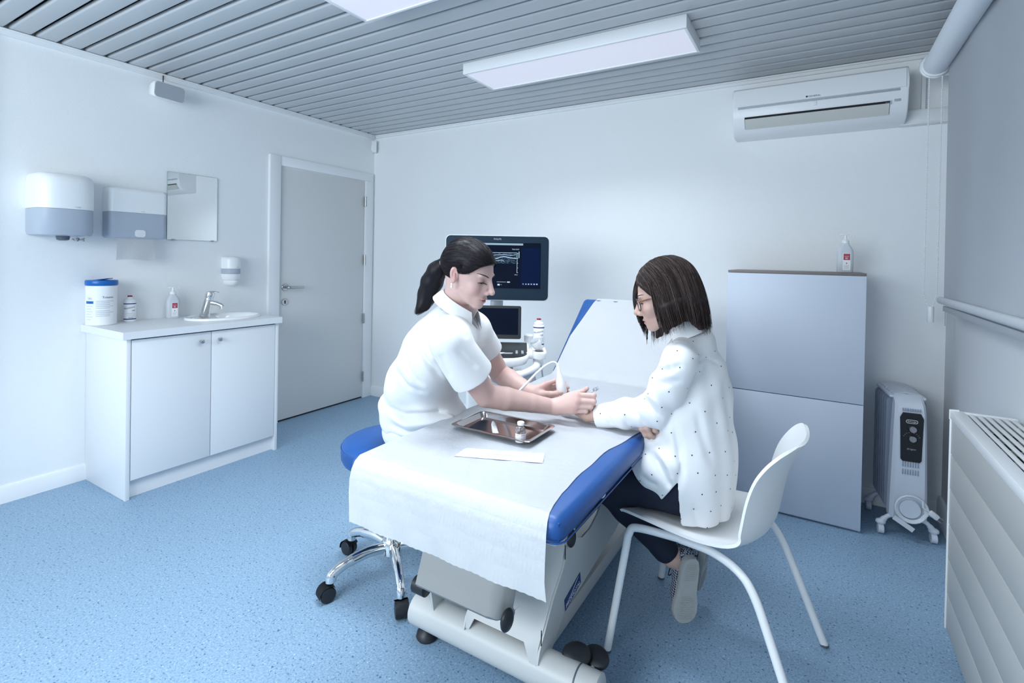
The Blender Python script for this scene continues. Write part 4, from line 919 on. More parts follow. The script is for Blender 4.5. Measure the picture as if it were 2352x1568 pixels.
# ---------------------------------------------------------------- smooth bodies: blended shapes meshed on a sparse grid
def A(*p): return np.array(p, dtype=np.float64)
def unit(v): v = np.asarray(v, float); return v/np.linalg.norm(v)
DBG = False
class Soft:
    def __init__(s): s.p = []; s.post = None
    def cone(s, a, b, ra, rb=None, k=.02, op='u'):
        rb = ra if rb is None else rb; a, b = np.asarray(a, float), np.asarray(b, float)
        s.p.append(('c', a, b, ra, rb, k, op, (a+b)/2, np.linalg.norm(a-b)/2+max(ra, rb))); return s
    def chain(s, pts, rs, k=.02):
        for i in range(len(pts)-1): s.cone(pts[i], pts[i+1], rs[i], rs[i+1], k)
        return s
    def ell(s, c, r, ax=None, k=.02, op='u'):
        """ax: rows are the ellipsoid's own axes in the world"""
        ax = np.eye(3) if ax is None else np.asarray(ax, float)
        s.p.append(('e', np.asarray(c, float), np.asarray(r, float), ax, 0, k, op, np.asarray(c, float), max(r))); return s
    def also(s, o):
        """o is blended in by post; only its bounds count here"""
        s.p += [q[:6]+('b',)+q[7:] for q in o.p if q[6] == 'u']; return s
    def ev(s, pr, p):
        if pr[0] == 'c':
            a, b, ra, rb = pr[1:5]; ba = b-a; pa = p-a; L = ba@ba
            t = np.clip(pa@ba/L, 0, 1) if L > 1e-12 else np.zeros(len(p))
            return np.linalg.norm(pa-t[:, None]*ba, axis=1)-(ra+(rb-ra)*t)
        c, r, ax = pr[1:4]; q = (p-c)@ax.T; k0 = np.linalg.norm(q/r, axis=1); k1 = np.linalg.norm(q/(r*r), axis=1)+1e-9
        return k0*(k0-1)/k1
    def dist(s, p, c=None, rad=0):
        d = np.full(len(p), 1.0)
        for pr in s.p:
            k, op = pr[5], pr[6]
            if op == 'b': continue
            if c is not None and np.linalg.norm(c-pr[7]) > pr[8]+rad+k+.012: continue
            e = s.ev(pr, p)
            if op == 'u': h = np.maximum(k-np.abs(d-e), 0)/k; d = np.minimum(d, e)-h*h*k*.25
            else: h = np.maximum(k-np.abs(d+e), 0)/k; d = np.maximum(d, -e)+h*h*k*.25
        return s.post(p, d) if s.post is not None else d
    def mesh(s, h, grow=.02, nb=24):
        lo = np.min([q[7]-q[8] for q in s.p if q[6] in 'ub'], 0)-grow; hi = np.max([q[7]+q[8] for q in s.p if q[6] in 'ub'], 0)+grow
        N = np.ceil((hi-lo)/(h*nb)).astype(int); g1 = np.arange(nb+1)
        I, J, K = np.meshgrid(g1, g1, g1, indexing='ij'); off = np.stack([I, J, K], -1).reshape(-1, 3)
        D = (N+1)*nb+2; key = lambda a: (a[..., 0]*D[1]+a[..., 1])*D[2]+a[..., 2]
        ids, pos, quads = [], [], []; rad = h*nb*.87
        corners = np.array([[i, j, k] for i in (0, 1) for j in (0, 1) for k in (0, 1)])
        ctr_all = np.array([[i, j, k] for i in range(N[0]) for j in range(N[1]) for k in range(N[2])])
        dc = np.full(len(ctr_all), 1.0); cw = lo+(ctr_all+.5)*nb*h
        for pr in s.p:
            if pr[6] in 'ub': dc = np.minimum(dc, np.linalg.norm(cw-pr[7], axis=1)-pr[8]-pr[5])
        for b in ctr_all[dc < rad+.01]:
            base = b*nb; c = lo+(base+nb/2)*h
            d0 = s.dist(c[None], c, rad)[0]
            if abs(d0) > rad*1.5+.02: continue
            v = s.dist(lo+(off+base)*h, c, rad).reshape(nb+1, nb+1, nb+1)
            S = v < 0
            if S.all() or not S.any(): continue
            cnt = sum(S[i:i+nb, j:j+nb, k:k+nb].astype(np.uint8) for i, j, k in corners)
            act = np.argwhere((cnt > 0) & (cnt < 8))
            acc = np.zeros((len(act), 3)); num = np.zeros(len(act))
            for ax in range(3):
                for q in corners[corners[:, ax] == 0]:
                    q1 = q.copy(); q1[ax] = 1
                    va = v[tuple((act+q).T)]; vb = v[tuple((act+q1).T)]; m = (va < 0) != (vb < 0)
                    t = np.where(m, va/np.where(m, va-vb, 1), 0); e = np.repeat(q[None].astype(float), len(act), 0); e[:, ax] = t
                    acc += e*m[:, None]; num += m
            pos.append(lo+(act+base+acc/num[:, None])*h); ids.append(key(act+base))
            for ax in range(3):
                o1, o2 = (ax+1) % 3, (ax+2) % 3
                sl0 = [slice(0, nb)]*3; sl1 = [slice(0, nb)]*3; sl1[ax] = slice(1, nb+1)
                ch = S[tuple(sl0)] != S[tuple(sl1)]; e = np.argwhere(ch)
                if not len(e): continue
                ins = S[tuple(e.T)]; w = e+base; q = []
                for da, db in ((0, 0), (1, 0), (1, 1), (0, 1)):
                    x = w.copy(); x[:, o1] -= da; x[:, o2] -= db; q.append(key(x))
                q = np.stack(q, 1); q[~ins] = q[~ins][:, ::-1]; quads.append(q)
        ids = np.concatenate(ids); pos = np.concatenate(pos); quads = np.concatenate(quads)
        o = np.argsort(ids); ids = ids[o]; pos = pos[o]
        f = np.searchsorted(ids, quads); f = np.minimum(f, len(ids)-1); ok = (ids[f] == quads).all(1); f = f[ok]
        return pos, f
def soft_obj(name, S, h, m, parent=None, colour=None, smooth=1, keep=None):
    pos, f = S.mesh(h)
    for _ in range(smooth):                                    # light relaxation
        acc = np.zeros_like(pos); n = np.zeros(len(pos))
        for i in range(4):
            for j in ((i+1) % 4, (i+3) % 4): np.add.at(acc, f[:, i], pos[f[:, j]]); np.add.at(n, f[:, i], 1)
        pos = pos*.5+.5*acc/np.maximum(n, 1)[:, None]
    # keep the largest connected piece only
    par = np.arange(len(pos))
    e = np.concatenate([f[:, [0, 1]], f[:, [1, 2]], f[:, [2, 3]], f[:, [3, 0]]])
    for it_ in range(500):
        m_ = np.minimum(par[e[:, 0]], par[e[:, 1]]); q = par.copy(); np.minimum.at(q, par[e[:, 0]], m_); np.minimum.at(q, par[e[:, 1]], m_); q = q[q]; q = q[q]; e = e[q[e[:, 0]] != q[e[:, 1]]]
        if (q == par).all(): break
        par = q
    lab, cn = np.unique(par, return_counts=True)
    if DBG: print('PART', name, len(pos), it_, sorted(cn)[::-1][:6], [tuple(np.round(pos[par == q].mean(0), 2)) for q in lab[np.argsort(-cn)[:4]]])
    if keep is None: big = lab[np.argmax(cn)]; f = f[par[f[:, 0]] == big]
    used = np.unique(f); mp = np.full(len(pos), -1); mp[used] = np.arange(len(used)); pos = pos[used]; f = mp[f]
    me = bpy.data.meshes.new(name); me.vertices.add(len(pos)); me.vertices.foreach_set('co', pos.astype(np.float32).ravel())
    me.loops.add(f.size); me.loops.foreach_set('vertex_index', f.astype(np.int32).ravel())
    me.polygons.add(len(f)); me.polygons.foreach_set('loop_start', (np.arange(len(f))*4).astype(np.int32)); me.polygons.foreach_set('loop_total', np.full(len(f), 4, np.int32))
    me.update(calc_edges=True); me.validate(); me.shade_smooth()
    me.materials.append(m)
    if colour is not None:
        at = me.color_attributes.new('tint', 'FLOAT_COLOR', 'POINT'); n = len(me.vertices); co = np.empty(n*3, np.float32); me.vertices.foreach_get('co', co)
        at.data.foreach_set('color', np.concatenate([colour(co.reshape(-1, 3).astype(float)), np.ones((n, 1))], 1).astype(np.float32).ravel())
    return finish(bpy.data.objects.new(name, me), parent, True)
def vec_noise(p, s, seed=0):
    """smooth pseudo-noise from a few rotated sines"""
    r = np.random.default_rng(seed); out = np.zeros(len(p))
    for _ in range(6):
        w = r.normal(size=3); w *= s*r.uniform(.6, 1.4)/np.linalg.norm(w); out += np.sin(p@w+r.uniform(0, 6.28))
    return out/6
def skin_mat(name, base):
    m = mat(name, base, .48, spec=.4, bump=(700, .12, .0006), sss=.12); nt = m.node_tree
    a = nt.nodes.new('ShaderNodeAttribute'); a.attribute_name = 'tint'; nt.links.new(a.outputs['Color'], nt.nodes['Principled BSDF'].inputs['Base Color']); return m
def hair_mat(name, c0, c1, sc):
    m = mat(name, c0, .42, spec=.16); nt = m.node_tree; b = nt.nodes['Principled BSDF']
    a = nt.nodes.new('ShaderNodeAttribute'); a.attribute_name = 'tint'; nt.links.new(a.outputs['Color'], b.inputs['Base Color']); return m
M['skin_n'] = skin_mat('skin_fair', (.66, .45, .41, 1)); M['skin_p'] = skin_mat('skin_warm', (.62, .41, .35, 1))
M['hair_n'] = hair_mat('near_black_hair', (.010, .008, .010, 1), None, 0); M['hair_p'] = hair_mat('brown_hair', (.03, .02, .02, 1), None, 0)
M['tunic'] = mat('white_tunic_cotton', (.73, .73, .73, 1), .8, spec=.2, bump=(900, .10, .001), sheen=.1)
M['blouse'] = mat('white_blouse_viscose', (.77, .77, .775, 1), .75, spec=.2, bump=(45, .16, .004), sheen=.1)
M['jeans'] = mat('dark_blue_denim', (.007, .012, .032, 1), .8, bump=(1200, .3, .001), var=(14, (.004, .007, .020, 1), .3))
M['eyew'] = mat('eye_white', (.70, .68, .68, 1), .2); M['iris'] = mat('dark_iris', (.02, .016, .014, 1), .15); M['lash'] = mat('dark_brow_hair', (.022, .016, .016, 1), .7)
M['tort'] = mat('tortoiseshell', (.05, .018, .012, 1), .25, var=(90, (.26, .09, .03, 1), .1)); M['pearl'] = mat('pearl', (.85, .80, .76, 1), .2, coat=.5)
M['sole'] = mat('beige_rubber_sole', (.42, .42, .40, 1), .7, bump=(240, .5, .003)); M['print'] = mat('patterned_shoe_cloth', (.25, .27, .33, 1), .8)
nt = M['print'].node_tree; tc = nt.nodes.new('ShaderNodeTexCoord'); mp_ = nt.nodes.new('ShaderNodeMapping'); mp_.inputs['Rotation'].default_value = (.6, .5, .75); ck = nt.nodes.new('ShaderNodeTexChecker'); ck.inputs['Scale'].default_value = 170
ck.inputs['Color1'].default_value = (.012, .014, .035, 1); ck.inputs['Color2'].default_value = (.36, .38, .44, 1)
nt.links.new(tc.outputs['Object'], mp_.inputs['Vector']); nt.links.new(mp_.outputs['Vector'], ck.inputs['Vector']); nt.links.new(ck.outputs['Color'], nt.nodes['Principled BSDF'].inputs['Base Color'])

class Head:
    """head frame: x forward, y to the person's left, z up, origin midway between the ears"""
    def __init__(s, o, heading, pitch, roll=0, scale=1.0):
        f = A(math.cos(heading)*math.cos(pitch), math.sin(heading)*math.cos(pitch), -math.sin(pitch)); l = A(-math.sin(heading), math.cos(heading), 0); u = np.cross(f, l)
        l, u = l*math.cos(roll)+u*math.sin(roll), u*math.cos(roll)-l*math.sin(roll)
        s.o = np.asarray(o, float); s.ax = np.array([f, l, u]); s.k = scale
    def w(s, *p): return s.o+s.k*(np.array(p, float)@s.ax)
    def loc(s, p): return ((p-s.o)@s.ax.T)/s.k
    def add(s, S, smile=0):
        s.S = S
        def E(c, r, k=.01, op='u', ax=None):
            S.ell(s.w(*c), np.array(r)*s.k, s.ax if ax is None else ax@s.ax, k, op)
        def Cn(a, b, ra, rb, k=.01, op='u'): S.cone(s.w(*a), s.w(*b), ra*s.k, rb*s.k, k, op)
        E((-.010, 0, .046), (.092, .0725, .083)); E((.030, 0, .018), (.064, .066, .072), .02)
        E((.036, 0, -.028), (.052, .0505, .060), .02); E((.034, 0, -.055), (.048, .038, .030), .015)
        Cn((.018, .043, -.046), (.074, .011, -.081), .0115, .013, .016); Cn((.018, -.043, -.046), (.074, -.011, -.081), .0115, .013, .016)
        E((.082, 0, -.0795), (.0165, .0165, .0140), .012); E((.079, 0, -.050), (.021, .030, .027), .015)
        for y in (1, -1):
            E((.078, y*.026, .031), (.012, .026, .008), .012)
            E((.063, y*.040, -.020), (.022, .022, .022), .02)
            E((.093, y*.033, .012), (.0135, .0185, .0115), .012, 's')
            E((.0705, y*.0315, .0105), (.0148, .0162, .0142), .004)
            E((.0845, y*.0320, .0040), (.0050, .0125, .0022), .0015, 's')
        Cn((.090, 0, .024), (.1150, 0, -.016), .0070, .0098, .012); E((.086, .013, -.014), (.017, .013, .020), .012); E((.086, -.013, -.014), (.017, .013, .020), .012); E((.1175, 0, -.0195), (.0105, .0100, .0095), .006)
        for y in (1, -1):
            E((.1035, y*.0118, -.0265), (.0105, .0066, .0076), .005); E((.1090, y*.0062, -.0335), (.0050, .0032, .0032), .002, 's')
        E((.0965, 0, -.0495), (.0088, .0205, .0055), .004); E((.0945, 0, -.0605), (.0090, .0180, .0062), .004)
        E((.1020, 0, -.0553), (.0100, .0235, .0011), .0015, 's')
        for y in (1, -1):
            rx = np.array([[math.cos(.30), 0, math.sin(.30)], [0, 1, 0], [-math.sin(.30), 0, math.cos(.30)]]); ca, sa = math.cos(y*.32), math.sin(y*.32)
            rz_ = np.array([[ca, -sa, 0], [sa, ca, 0], [0, 0, 1]]); ear = rx@rz_
            E((-.009, y*.0735, .004), (.0155, .0062, .0275), .004, 'u', ear); E((-.006, y*.0800, .008), (.0095, .0048, .0175), .002, 's', ear); E((-.004, y*.0740, -.019), (.0075, .0050, .0090), .004)
            E((-.003, y*.0775, .000), (.0035, .0030, .0120), .003, 'u', ear)
    def tint(s, p, base, lip, blush):
        q = s.loc(p); c = np.repeat(np.array(base)[None], len(p), 0)
        def mix(m, col): nonlocal c; m = np.clip(m, 0, 1)[:, None]; c = c*(1-m)+np.array(col)*m
        for y in (1, -1):
            mix(.45*np.exp(-(((q[:, 0]-.075)/.03)**2+((q[:, 1]-y*.042)/.02)**2+((q[:, 2]+.018)/.02)**2)), blush)
            mix(.75*np.exp(-(((q[:, 1]-y*.079)/.010)**2+((q[:, 0]+.004)/.02)**2+((q[:, 2]-.004)/.03)**2)), blush)
            mix(.40*np.exp(-(((q[:, 1]-y*.032)/.014)**2+((q[:, 0]-.085)/.02)**2+((q[:, 2]-.012)/.009)**2)), np.array(base)*.62)
        mix(.4*np.exp(-(((q[:, 1])/.012)**2+((q[:, 0]-.112)/.014)**2+((q[:, 2]+.021)/.012)**2)), blush)
        ll = np.exp(-((np.abs(q[:, 1])/.0215)**6+((q[:, 2]+.0553)/.0098)**4))*(q[:, 0] > .076); mix(.9*ll, lip)
        mix(.7*np.exp(-((np.abs(q[:, 1])/.024)**6+((q[:, 2]+.0553)/.0014)**2))*(q[:, 0] > .078), np.array(lip)*.4)
        return c
    def surf(s, y, z, out=0, x0=.125):
        """point on the face in front of (y, z), marched on the blended shape"""
        x = x0
        for _ in range(60):
            d = s.S.dist(s.w(x, y, z)[None])[0]/s.k
            if d < .0003: break
            x -= max(d*.7, .0002)
        return s.w(x+out, y, z)
    def side(s, th, z, out=0):
        """the same, marched inwards at the angle th from straight ahead"""
        c, d_ = A(.020, 0, z), A(math.cos(th), math.sin(th), 0); r = .12
        for _ in range(80):
            d = s.S.dist(s.w(*(c+d_*r))[None])[0]/s.k
            if d < .0003: break
            r -= max(d*.7, .0002)
        return s.w(*(c+d_*(r+out)))
    def eyes(s, par, brow=.0032, open_=0):
        for y in (1, -1):
            c = s.w(.0712, y*.0315, .0092); e = obj('eye', B().ball(tuple(c), .0133*s.k, 18, 12), M['eyew'], par)
            g = unit(s.ax[0]*.86-s.ax[2]*.36+s.ax[1]*y*.02); mt = Matrix.Translation(c)@Vector(g).to_track_quat('Z', 'Y').to_matrix().to_4x4()
            obj('iris', B().lathe([(.0070, .01165), (.0062, .0122), (.003, .0134), (.0005, .01355)], n=18, mtx=mt@Matrix.Scale(s.k, 4)), M['iris'], e)
            ps = [s.side(y*th, .0068-.0032*abs((th-.47)/.26)**2+open_, .0007) for th in np.linspace(.21, .73, 13)]
            obj('eyelash', B().tube([tuple(p) for p in ps], [.0006, .0012, .0016, .0018, .0019, .0019, .0019, .0019, .0018, .0016, .0014, .0011, .0007], 6), M['lash'], par)
            ps = [s.side(y*(.20+.72*t), .0280+.0085*math.sin(t*PI*.72), .0001) for t in np.linspace(0, 1, 14)]
            obj('eyebrow', B().tube([tuple(p) for p in ps], [brow*w for w in (.5, .8, .95, 1, 1, 1, 1, .95, .9, .8, .7, .55, .4, .2)], 8), M['lash'], par)
def strands(name, paths, r, m, par, cols):
    """many fine hairs as one mesh; every path is an (n,3) array"""
    vs, fs, cl = [], [], []; k = 0
    for P, c in zip(paths, cols):
        n = len(P); t = np.gradient(P, axis=0); t /= np.linalg.norm(t, axis=1)[:, None]+1e-9
        u = np.cross(t, A(.31, .17, .93)); u /= np.linalg.norm(u, axis=1)[:, None]+1e-9; w = np.cross(t, u)
        rr = r*np.clip(np.minimum(np.linspace(.6, 3, n), np.linspace(3.5, .3, n)), .2, 1)[:, None]
        for a in (0, 2.094, 4.189): vs.append(P+rr*(u*math.cos(a)+w*math.sin(a)))
        i = np.arange(n-1)
        for a in range(3): b_ = (a+1) % 3; fs.append(np.stack([k+a*n+i, k+b_*n+i, k+b_*n+i+1, k+a*n+i+1], 1))
        cl.append(np.repeat(np.array(c)[None], 3*n, 0)); k += 3*n
    v = np.concatenate(vs); f = np.concatenate(fs); me = bpy.data.meshes.new(name); me.from_pydata(v.tolist(), [], f.tolist()); me.shade_smooth(); me.materials.append(m)
    at = me.color_attributes.new('tint', 'FLOAT_COLOR', 'POINT'); at.data.foreach_set('color', np.concatenate([np.concatenate(cl), np.ones((len(v), 1))], 1).astype(np.float32).ravel())
    o = finish(bpy.data.objects.new(name, me), par, True); o['kind'] = 'stuff'; return o
def on_hair(S, H, paths, offs):
    """lift every strand point that lies inside the hair volume to just above its surface"""
    n = [len(q) for q in paths]; p = np.concatenate(paths); off = np.repeat(offs, n); tip = np.concatenate([np.linspace(0, 1, k) for k in n])
    q = H.loc(p); c = np.where(q[:, 2:] > .047, A(-.005, 0, .047)[None], np.stack([np.full(len(q), -.005), np.zeros(len(q)), q[:, 2]], 1)); d_ = q-c; d_ = (d_/(np.linalg.norm(d_, axis=1)[:, None]+1e-9))@H.ax
    post, S.post = S.post, None
    for _ in range(3): d = S.dist(p); p = p+d_*np.clip(off-d, 0, .02)[:, None]
    S.post = post; out = np.split(p, np.cumsum(n)[:-1])
    for q in out:
        for _ in range(4): q[1:-1] = q[1:-1]*.4+.3*(q[:-2]+q[2:])
    return out
def arc(a, b, c, n):
    t = np.linspace(0, 1, n)[:, None]; return (1-t)**2*a+2*t*(1-t)*b+t*t*c
def crease(p, lines, n):
    """cloth folds: how far each point is lifted (+) or sunk (-) by soft lines lying on the cloth that faces n"""
    out = np.zeros(len(p)); n = unit(n)
    for amp, wd, pts in lines:
        pts = [np.asarray(q, float) for q in pts]; best = np.full(len(p), 1.0); end = np.zeros(len(p))
        L = len(pts)-1
        for i in range(L):
            a, b = pts[i], pts[i+1]; ab = b-a; ab = ab-n*(ab@n); pa = p-a; dn = pa@n; pa = pa-dn[:, None]*n
            t = np.clip(pa@ab/(ab@ab), 0, 1); d = np.linalg.norm(pa-t[:, None]*ab, axis=1)+np.maximum(np.abs(dn)-.07, 0)*.8; s = (i+t)/L
            m = d < best; best = np.where(m, d, best); end = np.where(m, np.clip(np.minimum(s, 1-s)*4.5, 0, 1), end)
        out += amp*np.exp(-(best/wd)**2)*end
    return out
def finger(S, pts, r0, r1, k=.004):
    rs = np.linspace(r0, r1, len(pts))
    for i in range(len(pts)-1): S.cone(pts[i], pts[i+1], rs[i], rs[i+1], k if i else .007)
    for i in range(1, len(pts)-1): S.ell(pts[i], (rs[i]*1.07,)*3, None, .003)

def smin(a, b, k): h = np.maximum(k-np.abs(a-b), 0)/k; return np.minimum(a, b)-h*h*k*.25
def lerp(a, b, t): return np.asarray(a)*(1-t)+np.asarray(b)*t
# ================================================================ the nurse
HN = Head(A(-1.0823, 1.4727, 1.2328), .15, .34, 0, 1.0)
nN = A(-1.1363, 1.4854, 1.0977); nSr = A(-1.0328, 1.3249, 1.0117); nSl = A(-1.1494, 1.6280, 1.0062)
nEr = A(-0.9823, 1.4694, 0.8170); nWr = A(-0.8127, 1.6634, 0.7584); nEl = A(-1.1193, 1.7720, 0.8184); nWl = A(-0.9407, 1.7268, 0.7759)
nPel = A(-1.350, 1.535, .655); nWst = A(-1.322, 1.525, .80); nChs = A(-1.225, 1.505, .955)
person = thing('person', 'person in white short-sleeved tunic leaning over the couch with probe and injector', 'person', (-1.43, 1.53, .568))
S = Soft(); HN.add(S, 1)
S.cone(HN.w(-.024, 0, -.030), nN, .043, .049, .03)
S.cone(nSr, nN, .040, .026, .03); S.cone(nSl, nN, .040, .026, .03); S.chain([nN-A(.02, 0, .03), nChs, nWst, nPel], [.045, .050, .048, .055], .04)
for hip, kn, an, to in ((A(-1.345, 1.45, .625), A(-1.045, 1.44, .475), A(-1.20, 1.60, .11), A(-1.10, 1.56, .055)), (A(-1.345, 1.62, .625), A(-1.045, 1.66, .475), A(-1.22, 1.70, .11), A(-1.12, 1.72, .055))):
    S.cone(hip, kn, .045, .038, .03); S.cone(kn, an, .036, .026, .02); S.cone(an-A(.02, 0, .05), to, .028, .020, .02)
S.chain([nSr, lerp(nSr, nEr, .5), nEr], [.052, .047, .0405], .005); S.chain([nEr, lerp(nEr, nWr, .28), lerp(nEr, nWr, .65), nWr], [.0405, .0410, .033, .0265], .005)
S.chain([nSl, lerp(nSl, nEl, .5), nEl], [.050, .046, .0405], .005); S.chain([nEl, lerp(nEl, nWl, .28), lerp(nEl, nWl, .65), nWl], [.0405, .0410, .033, .0265], .005)
# right hand closed around the injector
mI, mM, mR, mP = A(-0.7285, 1.6736, 0.8123), A(-0.7240, 1.6644, 0.7948), A(-0.7289, 1.6612, 0.7745), A(-0.7408, 1.6621, 0.7551)
for m_, r_ in ((mI, .0135), (mM, .014), (mR, .0135), (mP, .0125)): S.cone(nWr+(m_-nWr)*.12, m_, .0205, r_, .016)
finger(S, [mI, A(-0.6705, 1.6908, 0.8159), A(-0.6820, 1.7163, 0.7942), A(-0.7088, 1.7201, 0.7891)], .0098, .0072); finger(S, [mM, A(-0.6682, 1.6861, 0.7957), A(-0.6807, 1.7099, 0.7755), A(-0.7100, 1.7157, 0.7708)], .0100, .0074)
finger(S, [mR, A(-0.6779, 1.6825, 0.7763), A(-0.6884, 1.7051, 0.7580), A(-0.7156, 1.7097, 0.7538)], .0096, .0070); finger(S, [mP, A(-0.6945, 1.6794, 0.7587), A(-0.7023, 1.6989, 0.7430), A(-0.7241, 1.7022, 0.7400)], .0084, .0062)
S.cone(nWr+A(.012, .004, .012), A(-0.7582, 1.6907, 0.8023), .017, .0125, .014); finger(S, [A(-0.7744, 1.6809, 0.7972), A(-0.7459, 1.7016, 0.8082), A(-0.7191, 1.7107, 0.8182), A(-0.7054, 1.7098, 0.8316)], .0118, .0080)
# left hand around the transducer: thumb in front, fingers behind
lI, lM, lR, lP = A(-0.8942, 1.7609, 0.8097), A(-0.8985, 1.7698, 0.7935), A(-0.8996, 1.7689, 0.7781), A(-0.9006, 1.7566, 0.7670)
for m_, r_ in ((lI, .0125), (lM, .0130), (lR, .0125), (lP, .0115)): S.cone(nWl+(m_-nWl)*.12, m_, .0195, r_, .014)
finger(S, [lI, A(-0.8712, 1.7865, 0.8215), A(-0.8429, 1.8067, 0.8128), A(-0.8227, 1.8001, 0.7983)], .0096, .0074); finger(S, [lM, A(-0.8744, 1.8017, 0.7972), A(-0.8446, 1.8194, 0.7876), A(-0.8226, 1.8091, 0.7759)], .0098, .0074)
finger(S, [lR, A(-0.8784, 1.7991, 0.7765), A(-0.8522, 1.8123, 0.7672), A(-0.8288, 1.8029, 0.7610)], .0094, .0070); finger(S, [lP, A(-0.8801, 1.7804, 0.7597), A(-0.8565, 1.7944, 0.7534), A(-0.8340, 1.7904, 0.7528)], .0084, .0064)
S.cone(nWl+A(.015, -.006, -.006), A(-0.8798, 1.7342, 0.7769), .018, .0130, .012); finger(S, [A(-0.8927, 1.7300, 0.7776), A(-0.8640, 1.7286, 0.7823), A(-0.8377, 1.7350, 0.7883), A(-0.8230, 1.7462, 0.7914)], .0122, .0084)
def col_n(p):
    c = HN.tint(p, (.58, .385, .345), (.46, .20, .205), (.56, .28, .26)); w = vec_noise(p, 60, 3)[:, None]*.012
    kn = sum(np.exp(-(np.linalg.norm(p-q, axis=1)/.016)**2) for q in (mI, mM, mR, mP, lI)); return np.clip(c+w-kn[:, None]*A(.0, .035, .03), .01, 1)
body = soft_obj('body', S, .0021, M['skin_n'], person, col_n)
HN.eyes(body, .0020)
# hair: close cap, tied ponytail, fine strands
tie = HN.w(-.101, .004, .020); SH = Soft()
SH.ell(HN.w(-.011, 0, .048), (.0985, .0790, .0895), HN.ax, .01); SH.ell(HN.w(.022, 0, .046), (.073, .0735, .073), HN.ax, .02); SH.cone(HN.w(-.085, 0, .025), tie, .03, .016, .03)
def hairline(q):   # >0 where the skin shows
    x, y, z = q.T; h = np.interp(x, [-.12, -.045, -.022, -.012, .012, .016, .040, .066, .088, .12], [-.062, -.060, -.048, .036, .034, .004, .020, .056, .076, .090])
    return (h-z)*.75
SH.post = lambda p, d: np.maximum(d+.0003*np.sin(np.arctan2(HN.loc(p)[:, 1], HN.loc(p)[:, 2]-.02)*34+HN.loc(p)[:, 0]*40)+.0065*np.exp(np.minimum(hairline(HN.loc(p)), 0)/.75/.012), hairline(HN.loc(p)))
dark = lambda p: np.repeat(A(.011, .009, .012)[None], len(p), 0)
hair = soft_obj('hair', SH, .0022, M['hair_n'], person, dark)
tail = [tie, A(-1.2133, 1.4702, 1.2463), A(-1.2421, 1.4758, 1.2027), A(-1.2618, 1.4751, 1.1557), A(-1.2685, 1.4590, 1.1168), A(-1.2687, 1.4236, 1.0902)]
ST_ = Soft().chain(tail, [.018, .033, .038, .034, .022, .006], .02); ST_.post = lambda p, d: d+.0006*np.sin(vec_noise(p*A(1, 1, .25), 240, 5)*5)
soft_obj('ponytail', ST_, .0025, M['hair_n'], person, dark)
def cap_pt(q, off):  # push head-frame points out to the hair cap (the larger of its two ellipsoids)
    c = A(-.005, 0, .047); d_ = q-c; d_ = d_/np.linalg.norm(d_, axis=-1, keepdims=True); best = 0
    for cc, r in ((A(-.011, 0, .048), A(.0985, .0790, .0895)), (A(.022, 0, .046), A(.073, .0735, .073))):
        o_ = (c-cc)/r; e = d_/r; aa = (e*e).sum(-1); bb = (e*o_).sum(-1); cc_ = (o_*o_).sum()-1; best = np.maximum(best, (-bb+np.sqrt(np.maximum(bb*bb-aa*cc_, 0)))/aa)
    return c+d_*(best+off)[..., None]
pa, cl = [], []; tl = HN.loc(tie)
hm_ = hair.data; n = len(hm_.vertices); co = np.empty(n*3, np.float32); hm_.vertices.foreach_get('co', co); hq = HN.loc(co.reshape(-1, 3).astype(float)+np.array(WM[person.name].translation)); hh = -hairline(hq)/.75
front = np.where((hh > .002) & (hh < .012) & (hq[:, 0] > -.05))[0]; rest = np.where((hh > .006) & (hq[:, 0] > -.06))[0]
for i in range(3000):
    a = hq[RNG.choice(front if i < 1500 else rest)]
    t = np.linspace(0, 1, 14)[:, None]; q = a*(1-t)+tl*t+A(0, .008, .004)*np.sin(t*PI)*RNG.normal(0, .6); q = cap_pt(q, np.clip(t[:, 0]*6-.1, -.5, 1)*.0015+RNG.uniform(-.0004, .0012)); q = q*(1-t**6)+tl*t**6
    if hairline(q[:4]).max() > .0015: continue
    pa.append(HN.w(0, 0, 0)+q@HN.ax); g = RNG.uniform(.4, 2.2); cl.append((.013*g, .010*g, .012*g))
T_ = np.array(tail)
for i in range(700):
    o_ = RNG.normal(size=3); o_ *= RNG.uniform(.6, 1.0)/np.linalg.norm(o_); rr = np.array([.016, .0345, .041, .038, .027, .012])[:, None]; q = T_+o_*rr; L_ = RNG.uniform(.8, 1.06); qq = np.array([list(v) for v in bez([tuple(v) for v in q], 4)]); qq = qq[:max(6, int(len(qq)*L_))]
    pa.append(qq); g = RNG.uniform(.4, 2.6); cl.append((.014*g, .011*g, .013*g))
n_ = sum(len(q) == 14 for q in pa); pa[:n_] = on_hair(SH, HN, pa[:n_], RNG.uniform(.0002, .0014, n_))
strands('hair_strands', pa, .00042, M['hair_n'], person, cl)
obj('hair_tie', B().tube([tuple(HN.w(-.101+.004*math.sin(3*a), .004+.019*math.cos(a), .020+.019*math.sin(a))) for a in np.linspace(0, 2*PI, 17)[:-1]], .0065, 8, True), M['label'], person)
e_ = HN.w(-.004, -.0775, -.031); b = B().ball(tuple(e_), .0042, 12, 8); b.ball(tuple(e_-A(0, 0, .0085)), .0050, 12, 8); obj('earring', b, M['pearl'], person)
